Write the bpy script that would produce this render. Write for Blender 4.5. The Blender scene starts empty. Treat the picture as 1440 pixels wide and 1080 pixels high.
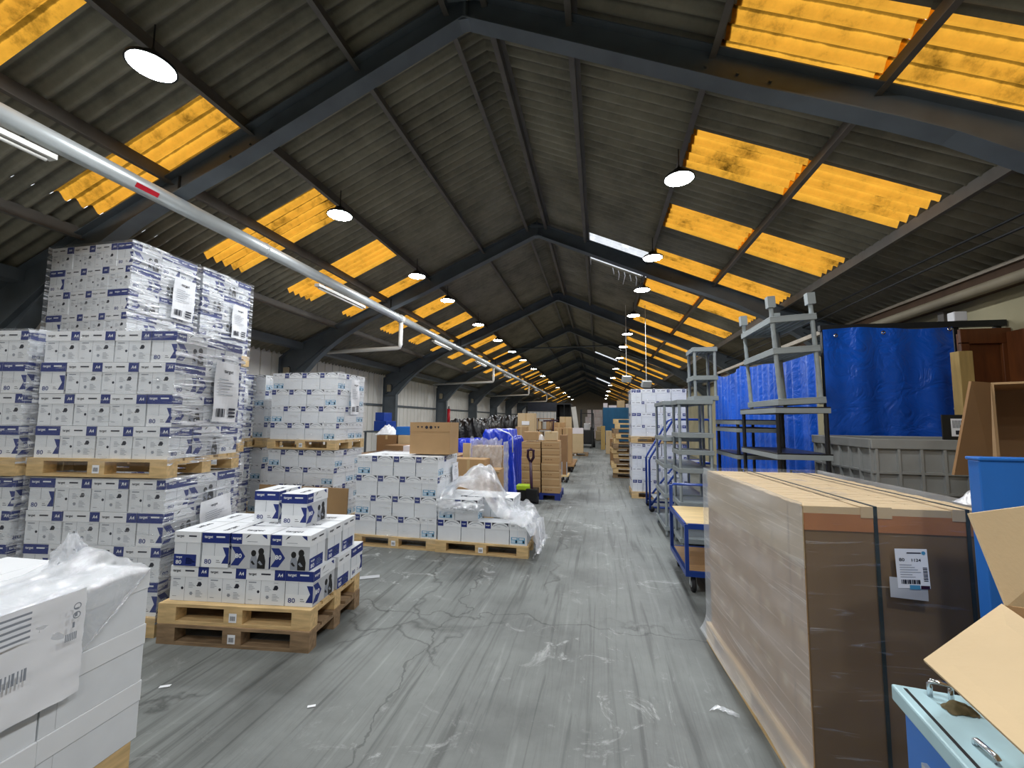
import bpy, math, random
import numpy as np
from mathutils import Vector, Matrix
random.seed(7); rng = np.random.default_rng(7)
SC = bpy.context.scene; COL = SC.collection
PI = math.pi
# ------------------------------------------------------------------ camera
FPX, CAM_H = 590.0, 1.69
def _basis(roll=-0.008):
    a = np.array([842-720, 591-540, FPX], float); Y = a/np.linalg.norm(a)
    n = np.array([math.sin(roll), -math.cos(roll), 0]); Z = n-(n@Y)*Y; Z /= np.linalg.norm(Z)
    X = np.cross(Y, Z)
    if X[0] < 0: X = -X
    return np.array([X, Y, Z])
RB = _basis()
def ray(px, py): return RB @ np.array([px-720, py-540, FPX])
def G(px, py, z=0.0):
    d = ray(px, py); t = (z-CAM_H)/d[2]; return (d[0]*t, d[1]*t)
def AY(px, py, y):
    d = ray(px, py); t = y/d[1]; return (d[0]*t, CAM_H+d[2]*t)
def AX(px, py, x):
    d = ray(px, py); t = x/d[0]; return (d[1]*t, CAM_H+d[2]*t)
cd = bpy.data.cameras.new('camera'); cam = bpy.data.objects.new('camera', cd); COL.objects.link(cam)
cd.sensor_width = 36; cd.lens = 36*FPX/1440; cd.clip_end = 300; cd.clip_start = 0.05
r_, u_, b_ = RB@np.array([1, 0, 0]), RB@np.array([0, -1, 0]), RB@np.array([0, 0, -1])
cam.matrix_world = Matrix(((r_[0], u_[0], b_[0], 0), (r_[1], u_[1], b_[1], 0), (r_[2], u_[2], b_[2], CAM_H), (0, 0, 0, 1)))
SC.camera = cam
# ------------------------------------------------------------------ materials
def lin(c):
    return tuple(((v/255)/12.92 if v/255 <= .04045 else ((v/255+.055)/1.055)**2.4) for v in c)
def nt(name):
    m = bpy.data.materials.new(name); m.use_nodes = True; t = m.node_tree; t.nodes.clear()
    o = t.nodes.new('ShaderNodeOutputMaterial')
    def N(kind, **kw):
        n = t.nodes.new('ShaderNode'+kind)
        for k, v in kw.items():
            if k in n.inputs: n.inputs[k].default_value = v
            else: setattr(n, k, v)
        return n
    def L(a, b): t.links.new(a, b)
    return m, o, N, L
def ramp(N, L, src, stops, interp='LINEAR'):
    r = N('ValToRGB'); e = r.color_ramp; e.interpolation = interp
    while len(e.elements) < len(stops): e.elements.new(.5)
    for el, (p, c) in zip(e.elements, stops):
        el.position = p; el.color = (*c, 1) if len(c) == 3 else c
    L(src, r.inputs[0]); return r.outputs[0]
def g(v): return (v, v, v)
def coords(N, L, scale=(1, 1, 1), rot=(0, 0, 0)):
    tc = N('TexCoord'); mp = N('Mapping'); mp.inputs['Scale'].default_value = scale; mp.inputs['Rotation'].default_value = rot
    L(tc.outputs['Object'], mp.inputs[0]); return mp.outputs[0]
def plain(name, rgb, rough=.6, metal=0, var=.12, scale=6, bump=0, bscale=40, spec=.5, stretch=(1, 1, 1)):
    m, o, N, L = nt(name); b = N('BsdfPrincipled', Roughness=rough, Metallic=metal); b.inputs['Specular IOR Level'].default_value = spec
    c = lin(rgb); v = coords(N, L, stretch)
    n = N('TexNoise', Scale=scale, Detail=4.0); L(v, n.inputs['Vector'])
    col = ramp(N, L, n.outputs[0], [(.3, tuple(x*(1-var) for x in c)), (.7, tuple(min(1, x*(1+var)) for x in c))]); L(col, b.inputs['Base Color'])
    if bump:
        n2 = N('TexNoise', Scale=bscale, Detail=3.0); L(v, n2.inputs['Vector'])
        bp = N('Bump', Strength=bump, Distance=.01); L(n2.outputs[0], bp.inputs['Height']); L(bp.outputs[0], b.inputs['Normal'])
    L(b.outputs[0], o.inputs[0]); return m
M = {}
M['white_card'] = plain('white_card', (222, 226, 230), .55, var=.04)
M['lid_card'] = plain('lid_card', (230, 233, 236), .5, var=.03)
M['navy'] = plain('navy_print', (24, 44, 118), .5, var=.08)
M['ink'] = plain('dark_ink', (26, 30, 46), .6, var=.05)
M['grey_ink'] = plain('grey_ink', (140, 146, 156), .6, var=.05)
M['photo_grey'] = plain('photo_grey', (188, 191, 195), .5, var=.08)
M['photo_black'] = plain('photo_black', (22, 22, 24), .5, var=.2)
M['cyan'] = plain('cyan_print', (78, 150, 190), .5, var=.08)
M['pale_blue'] = plain('pale_blue_print', (180, 205, 224), .5, var=.05)
M['paper'] = plain('label_paper', (236, 238, 242), .6, var=.03)
M['card'] = plain('brown_card', (176, 142, 100), .75, var=.08, scale=3, bump=.08, bscale=90)
M['card_light'] = plain('light_card', (200, 176, 138), .75, var=.06, scale=3, bump=.08, bscale=90)
M['card_dark'] = plain('dark_card', (142, 108, 72), .8, var=.1, scale=3)
M['card_brown'] = plain('deep_brown_card', (112, 88, 58), .8, var=.14, scale=2)
M['card_rust'] = plain('rust_brown_card', (168, 108, 62), .75, var=.15, scale=4)
M['ply_dark_brown'] = plain('dark_brown_board', (88, 66, 48), .8, var=.15)
M['tape'] = plain('packing_tape', (196, 168, 124), .25, var=.05)
M['wood'] = plain('pallet_wood', (206, 176, 126), .75, var=.22, scale=5, bump=.15, bscale=30, stretch=(1, 6, 6))
M['wood_old'] = plain('old_pallet_wood', (140, 116, 88), .85, var=.3, scale=5, bump=.2, bscale=30, stretch=(1, 6, 6))
M['ply'] = plain('plywood', (224, 196, 142), .5, var=.1, scale=3, stretch=(1, 8, 1))
M['ply_dark'] = plain('worn_plywood', (160, 124, 82), .6, var=.15, scale=3, stretch=(1, 8, 1))
M['steel'] = plain('painted_steel', (92, 100, 106), .5, var=.15, scale=3, spec=.4)
M['purlin'] = plain('purlin_steel', (96, 92, 86), .6, var=.2, scale=4)
M['pvc'] = plain('white_pvc', (215, 214, 208), .4, var=.05)
M['duct'] = plain('grey_duct', (190, 196, 198), .35, .3, var=.06)
M['red'] = plain('red_sticker', (190, 20, 40), .4)
M['blue_metal'] = plain('blue_paint', (24, 62, 148), .35, var=.12, scale=8)
M['blue_machine'] = plain('blue_enamel', (38, 112, 200), .35, var=.08, scale=3)
M['pale_enamel'] = plain('pale_blue_enamel', (176, 208, 216), .45, var=.08, scale=7, bump=.04)
M['grey_plastic'] = plain('grey_plastic', (146, 154, 156), .5, var=.06)
M['grey_crate'] = plain('grey_crate_plastic', (150, 152, 150), .5, var=.1, scale=4)
M['black'] = plain('black_plastic', (22, 23, 26), .4, var=.2)
M['rubber'] = plain('rubber', (36, 36, 38), .8, var=.2)
M['chrome'] = plain('chrome', (215, 218, 222), .15, 1, var=.05)
M['green_lime'] = plain('lime_plastic', (170, 205, 40), .4)
M['plum'] = plain('dark_plum_paint', (52, 24, 48), .35)
M['teal'] = plain('teal_paint', (20, 92, 134), .45, var=.15, scale=2)
M['pink_card'] = plain('pinkish_card', (232, 224, 228), .6, var=.04)
M['yellow'] = plain('yellow_paint', (222, 182, 80), .5)
M['brown_wood'] = plain('brown_panel_wood', (98, 52, 18), .5, var=.25, scale=3, stretch=(6, 6, 1))
M['post_wood'] = plain('post_wood', (178, 150, 92), .7, var=.15, scale=3, stretch=(8, 8, 1))
M['strap'] = plain('green_strap', (10, 34, 30), .4)
M['rail'] = plain('steel_rail', (150, 140, 125), .5, .4)
M['pipe_old'] = plain('old_pipe', (150, 140, 118), .6, var=.15, scale=3)
M['dark_metal'] = plain('dark_metal', (44, 46, 48), .5, .4)
M['debris'] = plain('debris', (92, 80, 52), .9, var=.4, scale=30)
M['screen_dark'] = plain('dark_cladding', (40, 46, 60), .5, var=.2)

def tarp(name, rgb, rough=.3, b=.35):
    m, o, N, L = nt(name); s = N('BsdfPrincipled', Roughness=rough); v = coords(N, L)
    c = lin(rgb); n = N('TexNoise', Scale=1.2, Detail=6.0); L(v, n.inputs['Vector'])
    L(ramp(N, L, n.outputs[0], [(.3, tuple(x*.8 for x in c)), (.7, tuple(min(1, x*1.2) for x in c))]), s.inputs['Base Color'])
    vo = N('TexVoronoi', Scale=1.6, feature='DISTANCE_TO_EDGE'); n2 = N('TexNoise', Scale=4.0, Detail=5.0, Distortion=1.2)
    L(v, n2.inputs['Vector']); L(n2.outputs['Color'], vo.inputs['Vector'])
    mx = N('Math', operation='ADD'); L(n2.outputs[0], mx.inputs[0]); L(vo.outputs[0], mx.inputs[1])
    bp = N('Bump', Strength=b, Distance=.06); L(mx.outputs[0], bp.inputs['Height']); L(bp.outputs[0], s.inputs['Normal'])
    L(s.outputs[0], o.inputs[0]); return m
M['blue_tarp'] = tarp('blue_tarpaulin', (10, 84, 194))
M['royal_tarp'] = tarp('royal_tarpaulin', (16, 54, 192), .28)
M['black_bag'] = tarp('black_bag', (14, 14, 17), .3, .5)

def film(name, base=.10, streak=.5, haze=.08, scale=(3, 3, 40), tint=(.92, .95, 1), rough=.14, lo=.52, hi=.72, milky_glint=.5):
    m, o, N, L = nt(name); v = coords(N, L, scale)
    n = N('TexNoise', Scale=1.0, Detail=6.0, Roughness=.65, Distortion=.6); L(v, n.inputs['Vector'])
    v2 = coords(N, L, (1, 1, 1)); n2 = N('TexNoise', Scale=5.0, Detail=3.0); L(v2, n2.inputs['Vector'])
    mu = N('Math', operation='MULTIPLY'); L(n.outputs[0], mu.inputs[0]); L(n2.outputs[0], mu.inputs[1])
    f = ramp(N, L, n.outputs[0], [(lo, g(base)), (hi, g(streak))])
    bp = N('Bump', Strength=.9, Distance=.02); L(n.outputs[0], bp.inputs['Height'])
    gl = N('BsdfGlossy', Roughness=rough, Color=(*tint, 1)); L(bp.outputs[0], gl.inputs['Normal'])
    df = N('BsdfDiffuse', Color=(.8, .83, .87, 1)); tr = N('BsdfTransparent')
    m1 = N('MixShader'); m1.inputs[0].default_value = haze; L(tr.outputs[0], m1.inputs[1]); L(df.outputs[0], m1.inputs[2])
    gw = N('MixShader'); gw.inputs[0].default_value = milky_glint; L(gl.outputs[0], gw.inputs[1]); L(df.outputs[0], gw.inputs[2])  # diffuse white in the streaks paints wrinkle highlights, besides bunched film's whiteness
    m2 = N('MixShader'); L(f, m2.inputs[0]); L(m1.outputs[0], m2.inputs[1]); L(gw.outputs[0], m2.inputs[2])
    L(m2.outputs[0], o.inputs[0]); return m
M['film'] = film('stretch_film', .03, .45, .03, (2.5, 2.5, 34), lo=.56, hi=.68, milky_glint=.4)
M['film_glint'] = film('glint_stretch_film', .04, .95, .04, (2.5, 2.5, 30), lo=.50, hi=.58, milky_glint=.55)  # film with strong highlights painted as white streaks, mostly for load sides
M['film_sheen'] = film('sheen_stretch_film', .06, .5, .28, (1.2, 1.2, 30), (1, .97, .93), .2, .54, .70, milky_glint=.7)  # raised haze paints the aisle light reflected on the brown load's sides
M['film_clear'] = film('clear_stretch_film', .03, .5, .03, (3, 3, 34), (1, .97, .93), .12, .58, .70, milky_glint=.3)
M['film_loose'] = film('loose_plastic_film', .14, .75, .26, (9, 9, 9), (.95, .97, 1), .12, .45, .7)

def floor_mat():
    m, o, N, L = nt('concrete_floor'); b = N('BsdfPrincipled'); v = coords(N, L)
    base = lin((115, 119, 117))
    n1 = N('TexNoise', Scale=.9, Detail=9.0, Roughness=.62); L(v, n1.inputs['Vector'])
    c1 = ramp(N, L, n1.outputs[0], [(.30, tuple(x*.5 for x in base)), (.5, base), (.70, tuple(x*1.4 for x in base))])
    # tyre streaks along the hall
    vs = coords(N, L, (9, .35, 1)); n2 = N('TexNoise', Scale=1.6, Detail=5.0, Distortion=.9); L(vs, n2.inputs['Vector'])
    s2 = ramp(N, L, n2.outputs[0], [(.32, g(.50)), (.45, g(1)), (.60, g(1)), (.72, g(1.32))])
    mm = N('Mix', data_type='RGBA', blend_type='MULTIPLY'); mm.inputs[0].default_value = .85; L(c1, mm.inputs[6]); L(s2, mm.inputs[7])
    vs3 = coords(N, L, (5, .22, 1), (0, 0, .22)); w = N('TexNoise', Scale=4.2, Detail=2.0, Distortion=.6); L(vs3, w.inputs['Vector'])
    s3 = ramp(N, L, w.outputs[0], [(.475, g(1)), (.5, g(.60)), (.525, g(1))])
    m3 = N('Mix', data_type='RGBA', blend_type='MULTIPLY'); m3.inputs[0].default_value = .3; L(mm.outputs[2], m3.inputs[6]); L(s3, m3.inputs[7])
    # cracks
    nd = N('TexNoise', Scale=2.2, Detail=6.0); L(v, nd.inputs['Vector'])
    va = N('VectorMath', operation='MULTIPLY_ADD'); va.inputs[1].default_value = (.7, .7, 0); L(nd.outputs['Color'], va.inputs[0]); L(v, va.inputs[2])
    vo = N('TexVoronoi', Scale=.42, feature='DISTANCE_TO_EDGE'); L(va.outputs[0], vo.inputs['Vector'])
    cr = ramp(N, L, vo.outputs[0], [(0, g(.42)), (.004, g(.7)), (.009, g(1))])
    nm = N('TexNoise', Scale=.8, Detail=2.0); L(v, nm.inputs['Vector']); mk = ramp(N, L, nm.outputs[0], [(.48, g(0)), (.58, g(.9))])
    m4 = N('Mix', data_type='RGBA', blend_type='MULTIPLY'); L(mk, m4.inputs[0]); L(m3.outputs[2], m4.inputs[6]); L(cr, m4.inputs[7])
    # straight slab joints
    sx = N('SeparateXYZ'); L(va.outputs[0], sx.inputs[0])
    def joint(out, at_, w_=.012):
        a = N('Math', operation='SUBTRACT'); L(out, a.inputs[0]); a.inputs[1].default_value = at_
        c = N('Math', operation='ABSOLUTE'); L(a.outputs[0], c.inputs[0])
        return ramp(N, L, c.outputs[0], [(w_*.4, g(.45)), (w_, g(1))])
    prev = m4.outputs[2]
    for out, at_ in ((sx.outputs[1], 4.0), (sx.outputs[0], -.9), (sx.outputs[1], 9.2)):
        q = N('Mix', data_type='RGBA', blend_type='MULTIPLY'); q.inputs[0].default_value = .8; L(prev, q.inputs[6]); L(joint(out, at_), q.inputs[7]); prev = q.outputs[2]
    # white dust and scuffs
    n5 = N('TexNoise', Scale=3.0, Detail=10.0, Roughness=.75, Distortion=1.5); L(v, n5.inputs['Vector'])
    n6 = N('TexNoise', Scale=.55, Detail=2.0); L(v, n6.inputs['Vector'])
    d5 = ramp(N, L, n5.outputs[0], [(.56, g(0)), (.68, g(.85))]); d6 = ramp(N, L, n6.outputs[0], [(.42, g(0)), (.60, g(.9))])
    du = N('Math', operation='MULTIPLY'); L(d5, du.inputs[0]); L(d6, du.inputs[1])
    q = N('Mix', data_type='RGBA'); L(du.outputs[0], q.inputs[0]); L(prev, q.inputs[6]); q.inputs[7].default_value = (*lin((205, 208, 208)), 1)
    L(q.outputs[2], b.inputs['Base Color'])
    L(ramp(N, L, n1.outputs[0], [(.3, g(.42)), (.7, g(.68))]), b.inputs['Roughness'])
    bp = N('Bump', Strength=.22, Distance=.01); L(n5.outputs[0], bp.inputs['Height']); L(bp.outputs[0], b.inputs['Normal'])
    L(b.outputs[0], o.inputs[0]); return m
M['floor'] = floor_mat()
def roof_mat():
    m, o, N, L = nt('fibre_cement_sheet'); b = N('BsdfPrincipled', Roughness=.9); v = coords(N, L)
    n = N('TexNoise', Scale=1.3, Detail=8.0, Roughness=.7); L(v, n.inputs['Vector']); c = lin((134, 130, 114))
    col = ramp(N, L, n.outputs[0], [(.3, tuple(x*.6 for x in c)), (.5, c), (.7, tuple(x*1.35 for x in c))])
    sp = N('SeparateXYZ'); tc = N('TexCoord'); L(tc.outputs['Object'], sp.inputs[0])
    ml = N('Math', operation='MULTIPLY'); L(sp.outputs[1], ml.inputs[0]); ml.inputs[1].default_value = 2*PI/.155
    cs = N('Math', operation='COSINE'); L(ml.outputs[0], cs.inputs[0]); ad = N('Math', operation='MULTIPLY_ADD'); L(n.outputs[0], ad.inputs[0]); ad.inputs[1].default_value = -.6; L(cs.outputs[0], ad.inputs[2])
    fold_shade = ramp(N, L, ad.outputs[0], [(.1, g(1)), (.40, g(.75)), (.62, g(.38))])  # shade in the corrugation folds, painted as dark lines in the colour
    mq = N('Mix', data_type='RGBA', blend_type='MULTIPLY'); mq.inputs[0].default_value = .8; L(col, mq.inputs[6]); L(fold_shade, mq.inputs[7]); L(mq.outputs[2], b.inputs['Base Color'])
    n2 = N('TexNoise', Scale=60.0, Detail=3.0); L(v, n2.inputs['Vector']); bp = N('Bump', Strength=.3, Distance=.004)
    L(n2.outputs[0], bp.inputs['Height']); L(bp.outputs[0], b.inputs['Normal']); L(b.outputs[0], o.inputs[0]); return m
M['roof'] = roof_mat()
def amber(name, c, dirt):
    m, o, N, L = nt(name); v = coords(N, L); n = N('TexNoise', Scale=2.2, Detail=9.0, Roughness=.7); L(v, n.inputs['Vector'])
    v2 = coords(N, L, (1.2, 30, 1)); n2 = N('TexNoise', Scale=1.5, Detail=6.0); L(v2, n2.inputs['Vector'])
    col = ramp(N, L, n.outputs[0], [(.30, tuple(x*dirt*.5 for x in c)), (.36, tuple(x*dirt*1.6 for x in c)), (.46, tuple(x*.85 for x in c)), (.6, c)])
    sp = N('SeparateXYZ'); tc = N('TexCoord'); L(tc.outputs['Object'], sp.inputs[0])       # shade between the lobes, painted into the colour
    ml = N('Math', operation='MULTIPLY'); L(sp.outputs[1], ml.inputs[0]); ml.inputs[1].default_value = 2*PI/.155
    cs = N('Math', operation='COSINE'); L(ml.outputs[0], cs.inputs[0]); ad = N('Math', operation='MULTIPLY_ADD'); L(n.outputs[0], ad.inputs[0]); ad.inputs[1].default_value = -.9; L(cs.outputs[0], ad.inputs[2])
    fold_shade = ramp(N, L, ad.outputs[0], [(.0, g(1)), (.30, g(1)), (.42, g(.28)), (.55, g(.2))])
    mq = N('Mix', data_type='RGBA', blend_type='MULTIPLY'); mq.inputs[0].default_value = .9 if dirt < .5 else .2; L(col, mq.inputs[6]); L(fold_shade, mq.inputs[7]); col = mq.outputs[2]
    tr = N('BsdfTranslucent'); L(col, tr.inputs[0]); df = N('BsdfDiffuse'); L(col, df.inputs[0])
    gl = N('BsdfGlossy', Roughness=.4, Color=(.3, .3, .3, 1))
    mx = N('MixShader'); mx.inputs[0].default_value = .15; L(tr.outputs[0], mx.inputs[1]); L(df.outputs[0], mx.inputs[2])
    L(mx.outputs[0], o.inputs[0]); return m
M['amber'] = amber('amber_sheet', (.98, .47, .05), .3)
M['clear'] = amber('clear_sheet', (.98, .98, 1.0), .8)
def emit(name, c, s):
    m, o, N, L = nt(name); e = N('Emission', Strength=s, Color=(*c, 1)); L(e.outputs[0], o.inputs[0]); return m
M['lamp'] = emit('lamp_diffuser', (.94, .975, 1), 225)
M['wall_white'] = plain('white_cladding', (232, 230, 224), .5, var=.05, scale=1.5)
M['wall_beige'] = plain('old_concrete_wall', (176, 168, 136), .85, var=.15, scale=1.5, bump=.1, bscale=12)
M['wall_end'] = plain('end_wall_paint', (156, 152, 142), .85, var=.1)

# ------------------------------------------------------------------ mesh builder
class MB:
    def __init__(s): s.v = []; s.f = []; s.mi = []
    def add(s, vs, fs, m=0):
        o = len(s.v); s.v += [tuple(p) for p in vs]; s.f += [tuple(i+o for i in f) for f in fs]; s.mi += [m]*len(fs); return s
    def box(s, x0, x1, y0, y1, z0, z1, m=0):
        return s.add([(x, y, z) for x in (x0, x1) for y in (y0, y1) for z in (z0, z1)],
                     [(0, 1, 3, 2), (4, 6, 7, 5), (0, 4, 5, 1), (2, 3, 7, 6), (0, 2, 6, 4), (1, 5, 7, 3)], m)
    def obox(s, c, size, rot=(0, 0, 0), m=0):
        R = (Matrix.Rotation(rot[2], 3, 'Z') @ Matrix.Rotation(rot[1], 3, 'Y') @ Matrix.Rotation(rot[0], 3, 'X'))
        h = [q/2 for q in size]
        vs = [Vector(c)+R@Vector((x*h[0], y*h[1], z*h[2])) for x in (-1, 1) for y in (-1, 1) for z in (-1, 1)]
        return s.add(vs, [(0, 1, 3, 2), (4, 6, 7, 5), (0, 4, 5, 1), (2, 3, 7, 6), (0, 2, 6, 4), (1, 5, 7, 3)], m)
    def beam(s, a, b, w, h, m=0):            # box section from a to b
        a, b = Vector(a), Vector(b); d = (b-a).normalized(); up = Vector((0, 0, 1)) if abs(d.z) < .9 else Vector((0, 1, 0))
        sx = d.cross(up).normalized(); sz = sx.cross(d)
        vs = [p+sx*i*w/2+sz*j*h/2 for p in (a, b) for i, j in ((-1, -1), (1, -1), (1, 1), (-1, 1))]
        return s.add(vs, [(0, 1, 2, 3), (7, 6, 5, 4), (0, 4, 5, 1), (1, 5, 6, 2), (2, 6, 7, 3), (3, 7, 4, 0)], m)
    def tube(s, pts, r, n=10, m=0, caps=True):
        pts = [Vector(p) for p in pts]; rings = []
        for i, p in enumerate(pts):
            d = (pts[min(i+1, len(pts)-1)]-pts[max(i-1, 0)]).normalized()
            up = Vector((0, 0, 1)) if abs(d.z) < .95 else Vector((0, 1, 0))
            sx = d.cross(up).normalized(); sz = sx.cross(d); rr = r[i] if isinstance(r, (list, tuple)) else r
            rings.append([p+(sx*math.cos(2*PI*k/n)+sz*math.sin(2*PI*k/n))*rr for k in range(n)])
        vs = [q for R in rings for q in R]; fs = []
        for i in range(len(pts)-1):
            for k in range(n): fs.append((i*n+k, i*n+(k+1) % n, (i+1)*n+(k+1) % n, (i+1)*n+k))
        if caps: fs += [tuple(range(n))[::-1], tuple(range((len(pts)-1)*n, len(pts)*n))]
        return s.add(vs, fs, m)
    def lathe(s, c, prof, n=24, m=0):        # prof (r,z) about vertical axis
        vs = [(c[0]+r*math.cos(2*PI*k/n), c[1]+r*math.sin(2*PI*k/n), c[2]+z) for r, z in prof for k in range(n)]
        fs = [(i*n+k, i*n+(k+1) % n, (i+1)*n+(k+1) % n, (i+1)*n+k) for i in range(len(prof)-1) for k in range(n)]
        return s.add(vs, fs, m)
    def prism(s, poly, axis, a, b, m=0):     # poly 2D extruded along axis 0/1/2 from a to b
        def P(p, t): return (t, p[0], p[1]) if axis == 0 else ((p[0], t, p[1]) if axis == 1 else (p[0], p[1], t))
        n = len(poly); vs = [P(p, a) for p in poly]+[P(p, b) for p in poly]
        fs = [tuple(range(n)), tuple(range(2*n-1, n-1, -1))]+[(k, (k+1) % n, n+(k+1) % n, n+k) for k in range(n)]
        return s.add(vs, fs, m)
    def quad(s, o, u, v, x0, y0, x1, y1, m=0, lift=0.0):   # rectangle in the (u,v) plane of a face
        o, u, v = Vector(o), Vector(u), Vector(v); n = u.cross(v).normalized()*lift
        return s.add([o+u*x0+v*y0+n, o+u*x1+v*y0+n, o+u*x1+v*y1+n, o+u*x0+v*y1+n], [(0, 1, 2, 3)], m)
    def poly(s, o, u, v, pts, m=0, lift=0.0):
        o, u, v = Vector(o), Vector(u), Vector(v); n = u.cross(v).normalized()*lift
        return s.add([o+u*p[0]+v*p[1]+n for p in pts], [tuple(range(len(pts)))], m)
    def text(s, t, o, u, v, x, y, h, m=0, lift=.001, bold=.0, sx=1.0, w=None):
        vs, fs, tw = glyphs(t, bold); o, u, v = Vector(o), Vector(u), Vector(v); n = u.cross(v).normalized()*lift
        k = w/tw if w else h*sx
        return s.add([o+u*(x+p[0]*k)+v*(y+p[1]*h)+n for p in vs], fs, m)
    def grid(s, fn, nu, nv, m=0):
        vs = [fn(i/nu, j/nv) for j in range(nv+1) for i in range(nu+1)]; W = nu+1
        return s.add(vs, [(j*W+i, j*W+i+1, (j+1)*W+i+1, (j+1)*W+i) for j in range(nv) for i in range(nu)], m)
    def mesh(s, name, mats, smooth=False):
        me = bpy.data.meshes.new(name); me.from_pydata(s.v, [], s.f)
        for k in mats: me.materials.append(M[k] if isinstance(k, str) else k)
        me.polygons.foreach_set('material_index', s.mi)
        if smooth: me.polygons.foreach_set('use_smooth', [True]*len(s.f))
        me.update(); return me
    def build(s, name, mats, parent=None, smooth=False, loc=None, rz=0, bevel=0, label=None):
        if isinstance(mats, str): mats = [mats]
        o = bpy.data.objects.new(name, s.mesh(name, mats, smooth)); COL.objects.link(o)
        if parent is not None: o.parent = parent
        if loc is not None: o.location = loc
        o.rotation_euler.z = rz
        if label: o['label'] = label
        if bevel:
            b = o.modifiers.new('bevel', 'BEVEL'); b.width = bevel; b.segments = 2; b.limit_method = 'ANGLE'
        return o
_gc = {}
def glyphs(t, bold=0.0):
    k = (t, bold)
    if k in _gc: return _gc[k]
    cu = bpy.data.curves.new('t', 'FONT'); cu.body = t; cu.resolution_u = 2; cu.offset = bold; cu.fill_mode = 'FRONT'
    ob = bpy.data.objects.new('t', cu); COL.objects.link(ob); dg = bpy.context.evaluated_depsgraph_get()
    me = bpy.data.meshes.new_from_object(ob.evaluated_get(dg)); vs = np.array([tuple(v.co)[:2] for v in me.vertices]); fs = [tuple(p.vertices) for p in me.polygons]
    bpy.data.objects.remove(ob); bpy.data.curves.remove(cu); bpy.data.meshes.remove(me)
    vs -= vs.min(0); hh = vs[:, 1].max(); vs /= hh
    # face towards +n
    f = fs[0]; a, b, c = (vs[i] for i in f[:3])
    if (b[0]-a[0])*(c[1]-a[1])-(b[1]-a[1])*(c[0]-a[0]) < 0: fs = [x[::-1] for x in fs]
    _gc[k] = (vs.tolist(), fs, vs[:, 0].max()); return _gc[k]
def tag(o, label, cat, group=None, kind=None):
    o['label'] = label; o['category'] = cat
    if group: o['group'] = group
    if kind: o['kind'] = kind
    return o
def structure(o): o['kind'] = 'structure'; return o
def thing(name, label, cat, loc=(0, 0, 0), rz=0, group=None):
    o = bpy.data.objects.new(name, None); o.empty_display_size = .1; COL.objects.link(o); o.location = loc; o.rotation_euler.z = rz
    return tag(o, label, cat, group)
def kids(o): return [c for c in _children.get(o.name, [])]
_children = {}
def index_children():
    _children.clear()
    for o in COL.objects:
        if o.parent: _children.setdefault(o.parent.name, []).append(o)
def dup(src, loc, rz=0, label=None, group=None):
    r = src.copy(); COL.objects.link(r); r.location = loc; r.rotation_euler = (0, 0, rz)
    if label: r['label'] = label
    if group: r['group'] = group
    for ch in protos[src.name]:
        c = ch[0].copy(); COL.objects.link(c); c.parent = r
        for gch in ch[1]:
            d = gch.copy(); COL.objects.link(d); d.parent = c
    return r
protos = {}; used = set()
def register(src):
    al = list(COL.objects); protos[src.name] = [(c, [q for q in al if q.parent == c]) for c in al if c.parent == src]; return src
def place(src, loc, rz=0, label=None, group=None):      # first use moves the original itself
    if src.name not in used:
        used.add(src.name); src.location = loc; src.rotation_euler = (0, 0, rz)
        if label: src['label'] = label
        if group: src['group'] = group
        return src
    return dup(src, loc, rz, label, group)
ORD = ['', 'first', 'second', 'third', 'fourth', 'fifth', 'sixth', 'seventh', 'eighth', 'ninth', 'tenth', 'eleventh', 'twelfth', 'thirteenth', 'fourteenth', 'fifteenth', 'sixteenth', 'seventeenth', 'eighteenth']

# ------------------------------------------------------------------ the hall
XR, MS = -1.26, .44                   # ridge line, roof slope
ZR = CAM_H+4.34                       # roof sheet height at the ridge
Y0, Y1 = -9.0, 62.0
def roof_z(x): return ZR-MS*abs(x-XR)
fl = MB(); fl.add([(-8.2, Y0, 0), (5.6, Y0, 0), (5.6, Y1, 0), (-8.2, Y1, 0)], [(0, 1, 2, 3)]); structure(fl.build('floor', 'floor'))
PITCH = .155; AMP = .038
def sheet(mb, x0, x1, ya, yb, dz=0.0, m=0, per=8):
    n = max(2, int(round((yb-ya)/PITCH*per))); ys = np.linspace(ya, yb, n+1); vs = []
    for y in ys:
        c = AMP*math.cos(2*PI*y/PITCH)
        vs += [(x0, y, roof_z(x0)+c+dz), (x1, y, roof_z(x1)+c+dz)]
    return mb.add(vs, [(2*i, 2*i+1, 2*i+3, 2*i+2) for i in range(n)], m)
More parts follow.
